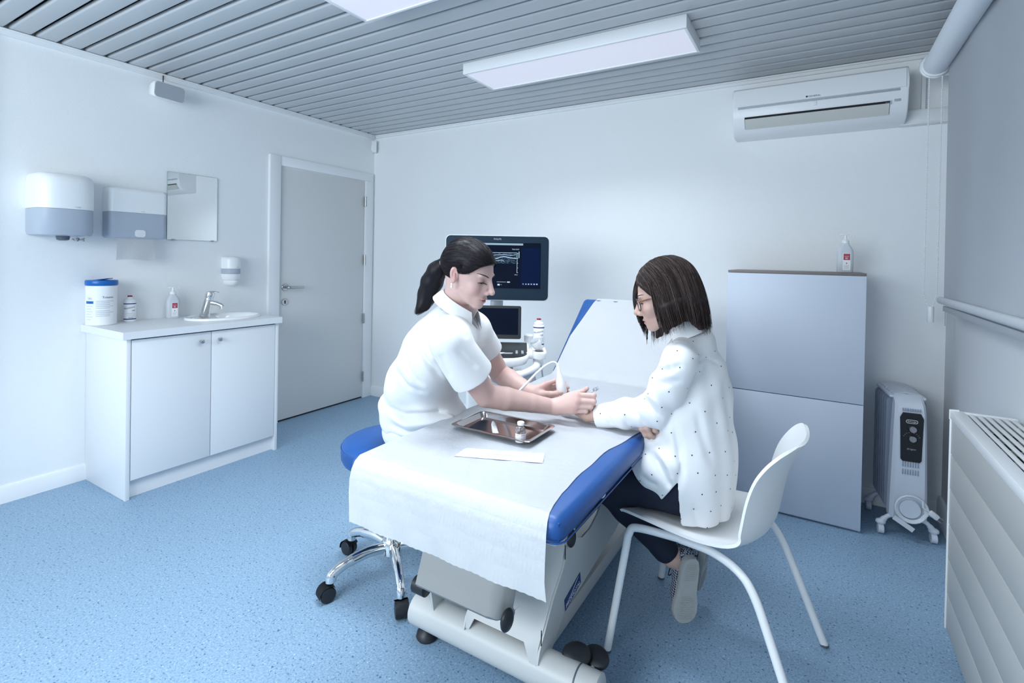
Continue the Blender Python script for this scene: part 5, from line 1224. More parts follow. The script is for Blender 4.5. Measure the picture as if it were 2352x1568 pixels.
# tunic
ST = Soft(); sp = unit(nChs-nWst); ls = unit(nSl-nSr); dp_ = np.cross(ls, sp); axs = np.array([dp_, ls, sp])
ST.ell(nChs, (.112, .150, .170), axs, .04); ST.cone(lerp(nSr, nSl, .05), lerp(nSr, nSl, .95), .062, .062, .05); ST.cone(nN-A(.042, 0, .052), nChs, .062, .108, .05); ST.cone(nChs+A(-.012, .005, -.02), nPel+A(-.010, 0, .04), .100, .110, .06)
ST.cone(nN-A(.014, 0, .020), lerp(nN, nSr, .85), .046, .054, .04); ST.cone(nN-A(.014, 0, .020), lerp(nN, nSl, .85), .046, .054, .04)
ST.ell(nWst, (.112, .148, .165), np.array([unit(A(1, .05, -.3)), ls, unit(A(.3, 0, 1))]), .05); ST.ell(nPel+A(.0, 0, .010), (.130, .165, .112), None, .05); ST.ell(A(-1.27, 1.53, .665), (.13, .155, .080), None, .05)
ST.cone(HN.w(-.024, 0, -.02), nN+A(.0, 0, -.012), .046, .052, .010, 's'); ST.cone(HN.w(.02, 0, -.09), nN+A(.062, .010, -.075), .030, .024, .012, 's')
def sleeve(Sh, El, t_end, r0, r1, rin):
    d_ = unit(El-Sh); C_ = lerp(Sh, El, t_end); Q = Soft().cone(Sh-d_*.01, C_+d_*.03, r0, r1, .02); Q.cone(C_-d_*.05, C_+d_*.08, rin, rin+.004, .004, 's')
    return Q, C_, d_
q1, C1, D1 = sleeve(nSr, nEr, .60, .067, .0790, .063); q2, C2, D2 = sleeve(nSl, nEl, .48, .066, .066, .056)
n1 = unit(D1+A(.10, .0, .30)*.0); n2 = D2
ST.also(q1).also(q2)
NF = [(-.011, .011, [A(-1.2443, 1.3500, 1.0236), A(-1.2003, 1.3756, 0.9595), A(-1.1620, 1.3979, 0.9076), A(-1.1368, 1.4123, 0.8492)]), (.006, .013, [A(-1.2258, 1.3612, 1.0333), A(-1.1779, 1.3891, 0.9693), A(-1.1461, 1.4074, 0.9110)]),
      (-.008, .012, [A(-1.3113, 1.3550, 0.8867), A(-1.2625, 1.3835, 0.8307), A(-1.2007, 1.4201, 0.8019)]), (-.007, .012, [A(-1.2718, 1.3562, 0.9670), A(-1.2432, 1.3724, 0.8892), A(-1.1949, 1.4006, 0.8307)]),
      (-.012, .010, [A(-1.3808, 1.3816, 0.7450), A(-1.2877, 1.3904, 0.7164), A(-1.1792, 1.4088, 0.7229), A(-1.0854, 1.4651, 0.7422), A(-1.0483, 1.4876, 0.7681)]), (.008, .011, [A(-1.3745, 1.3850, 0.7124), A(-1.2734, 1.3986, 0.6879), A(-1.1585, 1.4209, 0.6998), A(-1.0649, 1.4772, 0.7269)]),
      (-.010, .009, [A(-1.3668, 1.3892, 0.6799), A(-1.2659, 1.4028, 0.6592), A(-1.1380, 1.4330, 0.6815), A(-1.0713, 1.4732, 0.7111)]), (-.008, .009, [A(-1.3632, 1.3910, 0.6407), A(-1.3067, 1.4013, 0.6259), A(-1.2447, 1.4151, 0.6309)]), (-.007, .010, [A(-1.1666, 1.4168, 0.7655), A(-1.1130, 1.4490, 0.7745), A(-1.0597, 1.4811, 0.7960)])]
NS = [(-.006, .009, [A(-1.0060, 1.2837, 1.1012), A(-0.9766, 1.3010, 1.0739), A(-0.9567, 1.3125, 1.0381)]), (-.004, .010, [A(-0.9872, 1.2939, 1.0067), A(-0.9553, 1.3125, 0.9711), A(-0.9260, 1.3297, 0.9439)]), (-.004, .010, [A(-1.0303, 1.2681, 1.0058), A(-1.0147, 1.2767, 0.9503), A(-0.9994, 1.2854, 0.9060)])]
def tunic_post(p, d):
    a = np.maximum(q1.dist(p), (p-C1)@n1); b_ = np.maximum(q2.dist(p), (p-C2)@n2)
    i = np.where(np.minimum(np.minimum(np.abs(d), np.abs(a)), np.abs(b_)) < .032)[0]
    if len(i):
        q = p[i]; lo_ = np.clip((.86-q[:, 2])/.14, 0, 1); w = .0050*vec_noise(q*A(1, .8, 1.5), 38, 11)+.0058*np.sin((q@unit(A(.75, .2, .62)))*58+vec_noise(q, 10, 31)*3)*np.clip(vec_noise(q, 9, 33)*2.2, 0, 1)
        w = w+lo_*.0050*np.sin((q[:, 2]*75+q[:, 0]*22+vec_noise(q, 16, 8)*2.2))*np.clip(.5+vec_noise(q, 14, 2)*1.6, 0, 1)-crease(q, NF, A(.35, -.93, .05))*1.3
        d = d.copy(); d[i] += w; a[i] += .0022*vec_noise(q*A(1.2, 1.2, .6), 48, 21)-crease(q, NS, A(.45, -.85, .25)); b_[i] += .0022*vec_noise(q, 48, 22)
    return np.maximum(smin(smin(d, a, .014), b_, .018), .574-p[:, 2])
ST.post = tunic_post; soft_obj('tunic', ST, .0032, M['tunic'], person, smooth=2)
TR = Soft()
TR.ell(A(-1.345, 1.535, .630), (.115, .155, .065), None, .03)
for hip, kn, an in ((A(-1.345, 1.45, .625), A(-1.045, 1.44, .475), A(-1.20, 1.60, .10)), (A(-1.345, 1.62, .625), A(-1.045, 1.66, .475), A(-1.22, 1.70, .10))): TR.cone(hip, kn, .077, .060, .03); TR.cone(kn, an, .058, .050, .03)
TR.post = lambda p, d: np.maximum(d, .571-p[:, 2]) if False else np.where(p[:, 0] < -1.255, np.maximum(d, .571-p[:, 2]), d)
soft_obj('trousers', TR, .006, M['tunic'], person)
for an, to in ((A(-1.20, 1.60, .11), A(-1.10, 1.56, .055)), (A(-1.22, 1.70, .11), A(-1.12, 1.72, .055))):
    Q = Soft().cone(an-A(.03, 0, .06), to-A(.0, 0, .012), .036, .030, .02); Q.post = lambda p, d: np.maximum(d, .006-p[:, 2]); soft_obj('shoe', Q, .005, M['whitem'], person)
# collar and pocket as cloth pieces
def cloth(name, rows, m, par, th=.0022):
    b = B(); b.grid([[tuple(p) for p in r] for r in rows]); bmesh.ops.recalc_face_normals(b.bm, faces=b.bm.faces); bmesh.ops.solidify(b.bm, geom=b.bm.faces[:], thickness=th); return obj(name, b, m, par, ang=70)
cN = lerp(nN, HN.w(-.024, 0, -.030), .36); fN = unit(A(.90, .10, -.42)); lN = unit(np.cross(A(-.42, 0, -.9), fN)); lN = unit(A(-.16, .985, 0)); uN = np.cross(fN, lN)
rows = [[], [], [], [], []]
for s_ in np.linspace(-1, 1, 41):
    th = s_*2.72; fr_ = abs(s_)
    r_ = .052+.012*fr_**3; base = cN-fN*r_*math.cos(th)*1.05+lN*r_*math.sin(th)*.98+fN*(.02*fr_**4)-uN*.018*fr_**2
    out = -fN*math.cos(th)+lN*math.sin(th); out = unit(out+fN*.25*fr_)
    tipx = .016*max(0, fr_-.72)/.28
    for k, (o_, z_) in enumerate(((-.002, -.012), (.0, .016), (.006, .020), (.018, .006), (.031+tipx*.8, -.020-tipx))): rows[k].append(base+out*o_+uN*z_)
cloth('collar', rows, M['tunic'], person)

# ---- things in the nurse's hands
pa0, pa1 = A(-0.8463, 1.7556, 0.8916), A(-0.8280, 1.7651, 0.7747); axp = unit(pa1-pa0); Lp = np.linalg.norm(pa1-pa0)
t = thing('ultrasound_probe', 'white handheld ultrasound probe on a pale cable, gripped by the person in tunic', 'probe', tuple(pa1))
mt = Matrix.Translation(pa0)@Vector(axp).to_track_quat('Z', 'Y').to_matrix().to_4x4()
obj('probe_body', B().lathe([(.0045, -.006), (.0072, .0), (.0098, .018), (.0155, .040), (.0212, .060), (.0245, .078), (.0250, .096), (.0232, .107), (.019, .113)], n=26, sx=1.05, sy=.8, mtx=mt), M['white'], t)
cb = [A(-0.8476, 1.7547, 0.8848), A(-0.8522, 1.7521, 0.8981), A(-0.8652, 1.7444, 0.9012), A(-0.8810, 1.7173, 0.8905), A(-0.8948, 1.6738, 0.8684), A(-0.9127, 1.6336, 0.8363), A(-0.9332, 1.6058, 0.8053), A(-0.9472, 1.5925, 0.7836), A(-0.9704, 1.5946, 0.7568), A(-1.0016, 1.6084, 0.7401)]
obj('probe_cable', B().tube(bez([tuple(q) for q in cb], 7), .0047, 10), M['cable'], t)
ja, jb = A(-0.7199, 1.7054, 0.8018), A(-0.6685, 1.7179, 0.8369)
t = thing('injector_pen', 'small clear plastic injector held in the near hand of the person in tunic', 'injector', tuple(ja)); ja, jb = Vector(ja), Vector(jb); jd = (jb-ja).normalized()
obj('barrel', B().tube([ja, ja+jd*.03, ja+jd*.052], [.0052, .0052, .0045], 14), M['clear'], t)
b = B().ball(tuple(ja+jd*.055), (.009, .006, .0075), 14, 8); b.tube([ja+jd*.045, ja+jd*.066], [.004, .0065], 12); obj('winged_end', b, M['clear'], t)

# ================================================================ the patient
HP = Head(A(-0.4367, 1.7649, 1.1708), PI+.09, .33, 0, 1.0)
pN = A(-0.3759, 1.8465, 1.0483); pSl = A(-0.3768, 1.6877, 0.9676); pSr = A(-0.4372, 1.9834, 0.9467); pEl = A(-0.4540, 1.7094, 0.7955); pWl = A(-0.6957, 1.7157, 0.7367)
pPel = A(-.362, 1.815, .545); pChs = A(-0.3705, 1.8706, 0.8426); pWst = A(-0.3637, 1.8724, 0.6490)
patient = thing('person', 'person in white dotted blouse, glasses and dark jeans sitting on the white chair', 'person', (-.30, 1.82, .455))
S = Soft(); HP.add(S, -1)
S.cone(HP.w(-.024, 0, -.030), pN, .043, .047, .03); S.cone(pSl, pN, .038, .026, .03); S.cone(pSr, pN, .038, .026, .03); S.chain([pN-A(0, 0, .03), pChs, pWst, pPel], [.045, .050, .048, .055], .04)
pER = A(-0.4424, 2.0008, 0.7028); pWR = A(-0.5072, 1.7470, 0.7496)
S.chain([pSl, lerp(pSl, pEl, .5), pEl], [.036, .032, .030], .005); S.chain([pEl, lerp(pEl, pWl, .3), pWl], [.030, .029, .0255], .005); S.chain([pSr, pER], [.036, .030], .02); S.chain([pER, pWR], [.030, .0265], .02)
# her left hand lies on the paper under the nurse's hand, her right hand clasps her side below the elbow
hm = [A(-0.7623, 1.7575, 0.7472), A(-0.7595, 1.7474, 0.7419), A(-0.7553, 1.7382, 0.7367), A(-0.7476, 1.7288, 0.7323)]
for q, r_ in zip(hm, (.0125, .0125, .012, .011)): S.cone(lerp(pWl, q, .15), q, .0185, r_, .014)
for q, e1, e2, r_ in ((hm[0], A(-0.7988, 1.7589, 0.7441), A(-0.8157, 1.7487, 0.7371), .0088), (hm[1], A(-0.7973, 1.7481, 0.7387), A(-0.8128, 1.7388, 0.7334), .0090), (hm[2], A(-0.7916, 1.7398, 0.7334), A(-0.8055, 1.7314, 0.7282), .0086), (hm[3], A(-0.7790, 1.7321, 0.7293), A(-0.7901, 1.7255, 0.7258), .0076)): finger(S, [q, e1, e2], r_, r_*.8)
finger(S, [A(-0.7279, 1.7431, 0.7435), A(-0.7553, 1.7617, 0.7506), A(-0.7750, 1.7616, 0.7523)], .0105, .008)
fk = [A(-0.4888, 1.6998, 0.7534), A(-0.4801, 1.7051, 0.7625), A(-0.4690, 1.7176, 0.7701)]
for q in fk: S.cone(pWR, q, .019, .0115, .012)
finger(S, [A(-0.5001, 1.6930, 0.7473), A(-0.4928, 1.6797, 0.7331), A(-0.4817, 1.6837, 0.7136), A(-0.4673, 1.7120, 0.6948)], .0092, .0070); finger(S, [fk[0], A(-0.4749, 1.6787, 0.7383), A(-0.4652, 1.6820, 0.7173), A(-0.4500, 1.7188, 0.6948)], .0100, .0074); finger(S, [fk[2], A(-0.4577, 1.6892, 0.7517), A(-0.4523, 1.6922, 0.7329), A(-0.4428, 1.7233, 0.7141)], .0096, .0072)
kL, kR = A(-.630, 1.705, .515), A(-.630, 1.905, .515); aL, aR = A(-0.4159, 1.8076, 0.2639), A(-0.3649, 1.9835, 0.2451)
for hip, kn, an in ((A(-.36, 1.735, .545), kL, aL), (A(-.36, 1.91, .545), kR, aR)): S.cone(hip, kn, .048, .040, .03); S.chain([kn, lerp(kn, an, .35), an], [.040, .042, .032], .02)
shoes = []
for an, he, to, n_ in ((aL, A(-0.3407, 1.7829, 0.2840), A(-0.3634, 1.7901, 0.0626), unit(A(.56, -.62, .42))), (aR, A(-0.3175, 1.9421, 0.2522), A(-0.3446, 1.9938, 0.0819), unit(A(.80, -.25, .45)))):
    d_ = unit(to-he); n_ = unit(n_-d_*(n_@d_)); shoes.append((he, to, d_, n_)); S.chain([an, he-n_*.055+d_*.035, to-n_*.035-d_*.03], [.031, .031, .022], .02)
col_p = lambda p: np.clip(HP.tint(p, (.54, .35, .29), (.36, .165, .165), (.50, .26, .22))+vec_noise(p, 60, 3)[:, None]*.012, .01, 1)
bodyp = soft_obj('body', S, .0021, M['skin_p'], patient, col_p)
HP.eyes(bodyp, .0019, .002)
# glasses
b = B()
for y in (1, -1): b.tube([tuple(HP.w(.1035-.006*abs(math.cos(a))*0-.019*((math.cos(a)*y+1)/2)**1.4, y*.034+.0245*math.cos(a), .006+.0215*math.sin(a))) for a in np.linspace(0, 2*PI, 29)[:-1]], .0017, 8, True)
b.tube([tuple(HP.w(.1065, t_*.0105, .012+.003*(1-t_*t_))) for t_ in np.linspace(-1, 1, 7)], .0016, 8)
gl = obj('glasses_rim', b, M['black'], patient)
for y in (1, -1):
    obj('temple', B().tube([tuple(HP.w(*q)) for q in ((.0865, y*.059, .014), (.082, y*.0680, .0145), (.05, y*.0765, .016), (.0, y*.0785, .018), (-.02, y*.078, .008))], .0021, 8, flat=1.3), M['tort'], gl)
    b = B(); b.add([tuple(HP.w(.1030-.019*((math.cos(a)*y+1)/2)**1.4, y*.034+.0235*math.cos(a), .006+.0205*math.sin(a))) for a in np.linspace(0, 2*PI, 25)[:-1]], [tuple(range(24))]); obj('lens', b, M['lensg'], gl)
# hair: skull cap and hanging curtains, then strands
gv = A(math.sin(.33), 0, -math.cos(.33))       # straight down in the head frame
def cap2(q, off): c = A(-.010, 0, .046); v = q-c; r = A(.092, .0745, .084)+off; return c+v/np.sqrt(((v/r)**2).sum(-1))[..., None]
def root_pt(ph, z, off=.008): return cap2(A(-.010+math.cos(ph)*.092, math.sin(ph)*.0745, z), off)
LEN = lambda ph: float(np.interp(ph, [1.2, 1.5, 1.8, 2.05, 2.25, 2.6, PI, 3.7, 4.4, 5.3], [.156, .153, .144, .134, .158, .184, .184, .18, .18, .20]))
def fall(ph): k_ = float(np.interp(ph, [1.2, 1.7, 2.2, 2.7, 3.8, 5.0], [.20, .04, .12, .32, .32, 1.0])); return unit(A(.03, 0, -1)*(1-k_)+gv*k_)
def lock(ph, L, off, z0=.052, fl=.006):
    a = root_pt(ph, z0, off); o_ = unit(A(math.cos(ph), math.sin(ph), 0)); g_ = fall(ph); return a, a+g_*L*.5+o_*(fl+.005), a+g_*L+o_*fl*.6
FRONT = [[(.066, -.020, .104), (.100, -.030, .062), (.1185, -.036, .020), (.1260, -.042, -.030), (.128, -.044, -.075)], [(.058, -.030, .108), (.094, -.048, .062), (.112, -.056, .015), (.120, -.062, -.035), (.130, -.062, -.095)], [(.045, -.040, .110), (.078, -.068, .055), (.094, -.076, .0), (.108, -.078, -.06), (.134, -.070, -.140)]]
SH = Soft(); SH.ell(HP.w(-.011, 0, .050), (.0985, .0805, .0875), HP.ax, .01); SH.ell(HP.w(.022, 0, .050), (.073, .0745, .074), HP.ax, .02)
for ph in np.arange(1.30, 5.3, .16):
    a, m_, e_ = lock(ph, LEN(ph)*.95, .003); SH.chain([HP.w(*a), HP.w(*m_), HP.w(*e_)], [.010, .010, .005], .018)
for L_ in FRONT: bz = bez(L_, 4); SH.chain([HP.w(*q) for q in bz], list(np.interp(np.linspace(0, 4, len(bz)), range(5), [.010, .008, .0065, .005, .0015])), .004)
def hl_p(q):
    x, y, z = q.T; h = np.interp(x, [-.12, .026, .032, .042, .069, .086, .12], [-.3, -.3, .022, .042, .071, .086, .10]); return np.where((y > -.024) & (z > -.03), (h-z)*.6, -1)
SH.post = lambda p, d: np.maximum(d+.007*np.exp(np.maximum(np.minimum(hl_p(HP.loc(p)), 0), -1)/.6/.012), hl_p(HP.loc(p)))
brown = lambda p: np.repeat(A(.030, .022, .021)[None], len(p), 0)
soft_obj('hair', SH, .0023, M['hair_p'], patient, brown)
pa, cl = [], []
def path_p(ph, L, off, z0):
    fr_ = (ph-1.24)/(PI-1.24) if ph < PI else (5.3-ph)/(5.3-PI); top = A(.068-.135*fr_+RNG.normal(0, .006), -.020+RNG.normal(0, .003), .135); a, m_, e_ = lock(ph, L, off, z0, RNG.uniform(.004, .009)); t = np.linspace(0, 1, 9)[:, None]
    u = cap2(top*(1-t)+a*t, off+.0005); return np.concatenate([u, arc(a, m_*2-(a+e_)/2, e_+A(*RNG.normal(0, .0025, 3)), 9)[1:]])
for i in range(2600):
    ph = RNG.uniform(1.24, 5.3) if i < 2100 else RNG.uniform(1.24, 2.9); q = path_p(ph, LEN(ph)*RNG.uniform(.90, 1.01), RNG.uniform(.0110, .0200), RNG.uniform(.035, .065))
    g = RNG.choice([.6, 1.1, 2.0, 4.0, 7.0], p=[.22, .33, .25, .14, .06]); pa.append(HP.w(0, 0, 0)+q@HP.ax); cl.append((.032*g, .0225*g, .0205*g))
for i in range(420):   # swept back along the near hairline
    ph = RNG.uniform(.55, 1.3); x_ = -.010+.092*math.cos(ph); b_ = A(x_, math.sin(ph)*.0745, max(float(np.interp(x_, [.026, .032, .042, .069, .086], [.010, .022, .042, .071, .086])), .02)+RNG.uniform(.001, .012)); t = np.linspace(0, 1, 10)[:, None]; top = A(.066+RNG.normal(0, .008), -.020, .130)
    q = cap2(top*(1-t)+b_*t, .0075+RNG.uniform(.0, .003)); pa.append(HP.w(0, 0, 0)+q@HP.ax); g = RNG.choice([.6, 1.1, 2.0, 4.0]); cl.append((.032*g, .0225*g, .0205*g))
FA = [np.array([list(v) for v in bez(L_, 5)]) for L_ in FRONT]
for i in range(1000):
    w_ = RNG.dirichlet((.8, .8, .8)); q = sum(w*f_ for w, f_ in zip(w_, FA))+unit(RNG.normal(size=3))*RNG.uniform(.004, .009)*np.linspace(1.3, .8, len(FA[0]))[:, None]; n_ = int(len(q)*RNG.uniform(.72, 1)); q = q[:n_]
    g = RNG.choice([.5, .9, 1.5, 3.0], p=[.3, .35, .25, .1]); pa.append(HP.w(0, 0, 0)+q@HP.ax); cl.append((.024*g, .0185*g, .018*g))
pa = on_hair(SH, HP, pa, RNG.uniform(.0003, .0024, len(pa)))
strands('hair_strands', pa, .00048, M['hair_p'], patient, cl)
# blouse
SB = Soft(); vp = unit(pChs-pWst); lp = unit(pSr-pSl); bx = np.array([unit(np.cross(lp, A(0, 0, 1))), lp, A(0, 0, 1)])
SB.ell(pChs, (.112, .148, .170), bx, .04); SB.cone(lerp(pSl, pSr, .06), lerp(pSl, pSr, .94), .054, .054, .05); SB.cone(pN-A(-.020, 0, .05), pChs+A(.01, 0, 0), .056, .108, .05)
SB.cone(pN+A(.012, 0, -.075), pChs+A(.016, 0, .03), .066, .098, .05); SB.cone(pN-A(-.008, 0, .020), lerp(pN, pSl, .85), .046, .047, .04); SB.cone(pN-A(-.008, 0, .020), lerp(pN, pSr, .85), .046, .047, .04)
SB.ell(pWst+A(.006, 0, .0), (.128, .155, .20), bx, .05); SB.ell(pPel+A(.004, 0, .015), (.138, .174, .36), None, .05); SB.ell(A(-.462, 1.785, .595), (.098, .150, .105), None, .05)
SB.cone(HP.w(-.024, 0, -.02), pN+A(0, 0, -.01), .046, .051, .010, 's')
def sleeve2(a, m_, e_, rs, rin, tcut):
    d_ = unit(e_-m_); Q = Soft().chain([a, lerp(a, m_, .5), m_], rs[:3], .02).chain([m_, lerp(m_, e_, .5), e_+d_*.03], rs[2:], .02); Q.cone(e_-d_*.03, e_+d_*.06, rin, rin, .003, 's'); return Q, e_, d_
q3, C3, D3 = sleeve2(pSl, pEl, A(-0.6649, 1.7142, 0.7362), [.056, .058, .056, .049, .037], .0300, 1); q4, C4, D4 = sleeve2(pSr, pER, A(-0.4854, 1.7891, 0.7455), [.054, .054, .050, .044, .036], .030, 1)
SB.also(q3).also(q4)
BS = [(-.009, .009, [A(-0.5108, 1.6239, 0.8731), A(-0.4608, 1.6533, 0.8256), A(-0.4180, 1.6783, 0.7750)]), (.006, .010, [A(-0.4939, 1.6341, 0.8820), A(-0.4438, 1.6635, 0.8374), A(-0.4038, 1.6871, 0.7982)]), (-.008, .009, [A(-0.5427, 1.6510, 0.8360), A(-0.5030, 1.6509, 0.7930), A(-0.4697, 1.6703, 0.7445)]), (-.007, .009, [A(-0.5859, 1.6714, 0.8065), A(-0.5620, 1.6853, 0.7680), A(-0.5266, 1.6827, 0.7274)]), (-.005, .008, [A(-0.6306, 1.6910, 0.7791), A(-0.6142, 1.7004, 0.7488), A(-0.5977, 1.7099, 0.7124)]),
      (-.007, .010, [A(-0.4593, 1.6090, 0.9540), A(-0.4016, 1.6203, 0.9566), A(-0.3522, 1.6500, 0.9715)]), (-.006, .010, [A(-0.4763, 1.6217, 0.9127), A(-0.4105, 1.6377, 0.9076), A(-0.3536, 1.6486, 0.9246)]), (-.006, .009, [A(-0.4148, 1.6132, 1.0225), A(-0.3951, 1.6245, 0.9843), A(-0.3894, 1.6274, 0.9376)])]
BT = [(-.012, .010, [A(-0.3260, 1.7354, 0.9486), A(-0.3595, 1.7148, 0.9107), A(-0.3926, 1.6943, 0.8528), A(-0.4134, 1.6812, 0.7908)]), (-.010, .012, [A(-0.3938, 1.6929, 0.7913), A(-0.3799, 1.7004, 0.7129), A(-0.3710, 1.7048, 0.6417), A(-0.3817, 1.6976, 0.5671)]), (-.009, .010, [A(-0.4501, 1.6578, 0.6685), A(-0.4195, 1.6755, 0.6120), A(-0.3891, 1.6932, 0.5669)]), (.008, .011, [A(-0.4384, 1.6651, 0.6945), A(-0.4052, 1.6843, 0.6352), A(-0.3845, 1.6961, 0.5842)]),
      (-.011, .008, [A(-0.2865, 1.9215, 0.8956), A(-0.2709, 1.9296, 0.7905), A(-0.2620, 1.9337, 0.6822), A(-0.2567, 1.9354, 0.5583)]), (.005, .010, [A(-0.2938, 1.8939, 0.8998), A(-0.2798, 1.9011, 0.7959), A(-0.2719, 1.9043, 0.6734)]), (-.007, .014, [A(-0.3334, 1.7296, 0.8355), A(-0.3167, 1.7385, 0.7429), A(-0.2852, 1.7562, 0.6435)]), (-.006, .014, [A(-0.3407, 1.7218, 0.5422), A(-0.3260, 1.7299, 0.4854), A(-0.3173, 1.7344, 0.4212)]), (-.006, .014, [A(-0.2805, 1.8046, 0.5547), A(-0.2714, 1.8092, 0.4817), A(-0.2774, 1.8047, 0.4084)]), (-.007, .009, [A(-0.4829, 1.6374, 0.5963), A(-0.4580, 1.6521, 0.5769), A(-0.4309, 1.6682, 0.5717)]), (-.004, .006, [A(-0.3462, 1.7236, 0.9767), A(-0.3045, 1.7718, 0.9767), A(-0.2732, 1.8368, 0.9491)])]
def blouse_post(p, d):
    x, y, z = p.T; a = np.maximum(q3.dist(p), (p-C3)@D3); b_ = np.maximum(q4.dist(p), (p-C4)@D4); i = np.where(np.minimum(np.minimum(np.abs(d), np.abs(a)), np.abs(b_)) < .032)[0]
    if len(i):
        q = p[i]; X, Y, Z = q.T; t_ = np.linalg.norm(q-pEl, axis=1); s_ = (q-pEl)@D3
        a[i] += .0042*np.sin(s_*95+vec_noise(q, 20, 6)*2.0)*np.exp(-(t_/.13)**2)+.0028*vec_noise(q, 45, 9)-crease(q, BS, A(.1, -.95, .3))
        vv = .0030*np.sin(np.arctan2(Y-1.82, X+.36)*9+Z*3+vec_noise(q*A(1, 1, .3), 12, 7)*1.8)*np.clip((1.0-Z)/.25, 0, 1)+.0024*vec_noise(q, 34, 15)+.0035*np.sin((q@unit(A(-.5, -.3, .8)))*52+vec_noise(q, 10, 41)*3)*np.clip(vec_noise(q, 9, 43)*2.2, 0, 1)
        vv = vv+.004*np.sin(Z*70+X*40+vec_noise(q, 14, 3)*2)*np.exp(-(((Z-.66)/.07)**2))*(X < -.36); d = d.copy(); d[i] += vv-crease(q, BT, A(.3, -.95, 0))
    d = smin(smin(d, a, .010), b_, .016)
    back = .462+.055*np.clip((-.26-x)/.11, 0, 1)**2*0; s = np.clip((-.418-x)/.12, 0, 1); front = .512+.105*s**1.3; slit = np.where(x > -.366, .46+np.clip((-.352-x)/.012, 0, 1)*.135, front+np.clip((x+.424)/.058, 0, 1)*.083)
    hem = np.where(x > -.352, .4605, slit); return np.maximum(d, (hem-z)*.8)
SB.post = blouse_post; blouse = soft_obj('blouse', SB, .0032, M['blouse'], patient)
cN = lerp(pN, HP.w(-.024, 0, -.030), .46); fN = unit(A(-.93, -.08, -.36)); lN = unit(A(.08, -.99, 0)); uN = np.cross(fN, lN); rows = [[] for _ in range(4)]
for s_ in np.linspace(-1, 1, 37):
    th = s_*2.6; fr_ = abs(s_); r_ = .052+.008*fr_**3; base = cN-fN*r_*math.cos(th)+lN*r_*math.sin(th)-uN*.012*fr_**2; out = -fN*math.cos(th)+lN*math.sin(th)
    for k, (o_, z_) in enumerate(((.008, -.052), (.002, -.02), (-.001, .014), (-.004, .012))): rows[k].append(base+out*o_+uN*z_)
cloth('collar', rows, M['blouse'], patient)
# printed dots, spread over the cloth
me = blouse.data; n = len(me.vertices); co = np.empty(n*3, np.float32); no = np.empty(n*3, np.float32); me.vertices.foreach_get('co', co); me.vertices.foreach_get('normal', no); co = co.reshape(-1, 3).astype(float); no = no.reshape(-1, 3).astype(float)
pick = []; order = RNG.permutation(n)
for i in order[:9000]:
    if all(((co[i]-co[j])**2).sum() > .050**2 for j in pick): pick.append(i)
b = B()
for i in pick:
    z_ = unit(no[i]); x_ = unit(np.cross(z_, A(.3, .5, .8))); y_ = np.cross(z_, x_); c = co[i]+z_*.0006
    b.add([tuple(c+.0023*(x_*math.cos(a)+y_*math.sin(a))) for a in np.linspace(0, 2*PI, 9)[:-1]], [tuple(range(8))])
obj('printed_dots', b, M['ink'], patient, world=False)['kind'] = 'stuff'
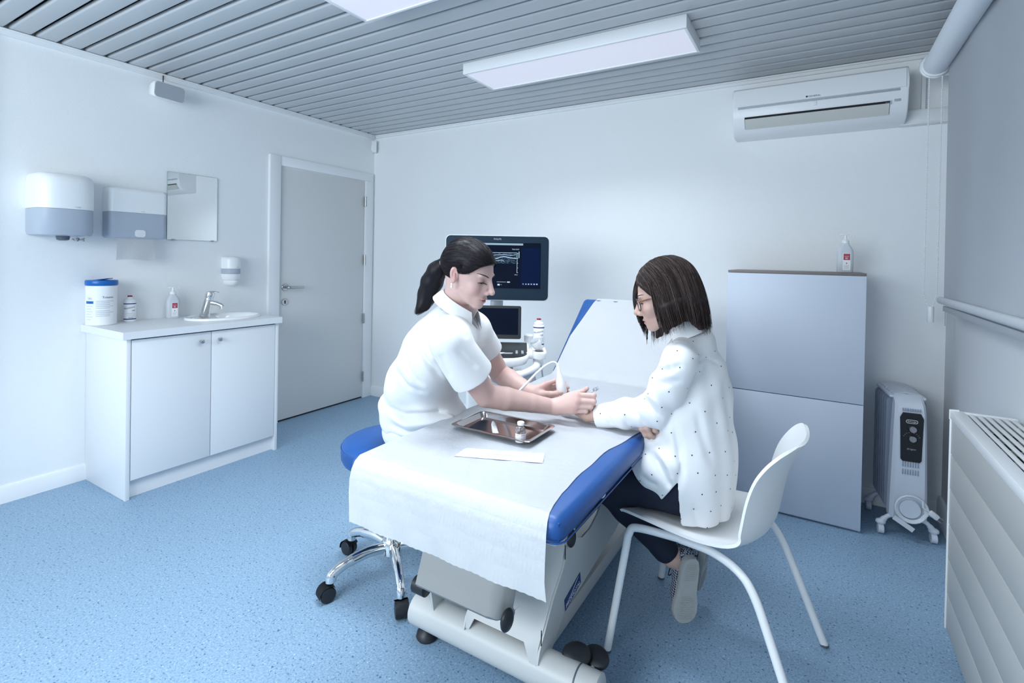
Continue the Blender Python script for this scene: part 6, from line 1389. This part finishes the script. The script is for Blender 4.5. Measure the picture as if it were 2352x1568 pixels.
# jeans and shoes
J = Soft(); J.ell(pPel+A(-.01, 0, -.01), (.108, .150, .09), None, .03)
for hip, kn, an in ((A(-.36, 1.735, .542), kL, aL), (A(-.36, 1.91, .542), kR, aR)):
    e_ = lerp(kn, an, .86); J.cone(hip, kn, .079, .064, .03); J.chain([kn, lerp(kn, e_, .4), e_], [.060, .055, .043], .02); J.cone(lerp(kn, an, .84), lerp(kn, an, .90), .046, .046, .004)
J.post = lambda p, d: np.where(p[:, 0] > -.47, np.maximum(d+.002*vec_noise(p, 60, 4), np.where(p[:, 2] > .40, .4565-p[:, 2], -1)), d+.002*vec_noise(p, 60, 4))
soft_obj('jeans', J, .0045, M['jeans'], patient, keep=True)
for i, (he, to, d_, n_) in enumerate(shoes):
    w_ = np.cross(n_, d_); L = np.linalg.norm(to-he)+.012; out = []
    prof_ = [(0, .012), (.01, .024), (.04, .0315), (.10, .0325), (.14, .033), (.18, .041), (.215, .043), (.240, .036), (.255, .022), (.260, .008)]; sc_ = L/.262
    ring = [(u*sc_, v) for u, v in prof_]+[(u*sc_, -v) for u, v in prof_[::-1]]
    he2 = he-d_*.006; Pt = lambda u, v, h: tuple(he2+d_*u+w_*v-n_*h)
    b = B(); b.grid([[Pt(u, v*.97, 0) for u, v in ring], [Pt(u, v, .003) for u, v in ring], [Pt(u, v, .021) for u, v in ring], [Pt(u, v*.95, .024) for u, v in ring]], True); b.add([Pt(u, v*.97, 0) for u, v in ring], [tuple(range(20))]); b.add([Pt(u, v*.95, .024) for u, v in ring], [tuple(range(20))])
    so = obj('shoe_sole', b, M['sole'], patient, ang=50)
    for u0, u1, wv in ((.018, .092, .0225), (.145, .243, .030)):
        pr_ = rrect(u0*sc_, u1*sc_, -wv, wv, .018, 4); b = B(); b.grid([[Pt(u, v, -.0008) for u, v in pr_], [Pt(u, v, .001) for u, v in pr_]], True); b.add([Pt(u, v, -.0008) for u, v in pr_], [tuple(range(20))])
        for k in range(int((u1-u0)/.0075)): uu = (u0+.006+k*.0075)*sc_; b.add([Pt(uu, -wv*.8, -.002), Pt(uu, wv*.8, -.002), Pt(uu+.0032, wv*.8, -.002), Pt(uu+.0032, -wv*.8, -.002)], [(0, 1, 2, 3)])
        obj('tread_pad', b, M['sole'], so)['kind'] = 'stuff'
    Q = Soft(); q_ = lambda u, h, v=0: he2+d_*u*sc_+w_*v-n_*h
    Q.chain([q_(.040, .045), q_(.10, .044), q_(.17, .038), q_(.225, .034)], [.031, .031, .033, .026], .03); Q.cone(q_(.03, .05), q_(.045, .085), .029, .033, .02); Q.cone(q_(.045, .07), q_(.05, .13), .028, .030, .004, 's')
    Q.post = lambda p, d, he2=he2, n_=n_: np.maximum(d, (p-he2)@n_+.0235); soft_obj('shoe_upper', Q, .0032, M['print'], patient)
    b = B()
    for k in range(4): b.tube([tuple(q_(.085+.020*k, .070-.006*k, v)) for v in (-.024, 0, .024)], .0026, 6)
    for s_ in (-1, 1): b.tube(bez([tuple(q_(.085, .074)), tuple(q_(.10, .09, s_*.02)), tuple(q_(.135, .085, s_*.03)), tuple(q_(.11, .075, s_*.012))], 5), .002, 6)
    obj('laces', b, M['navy'], patient)['kind'] = 'stuff'
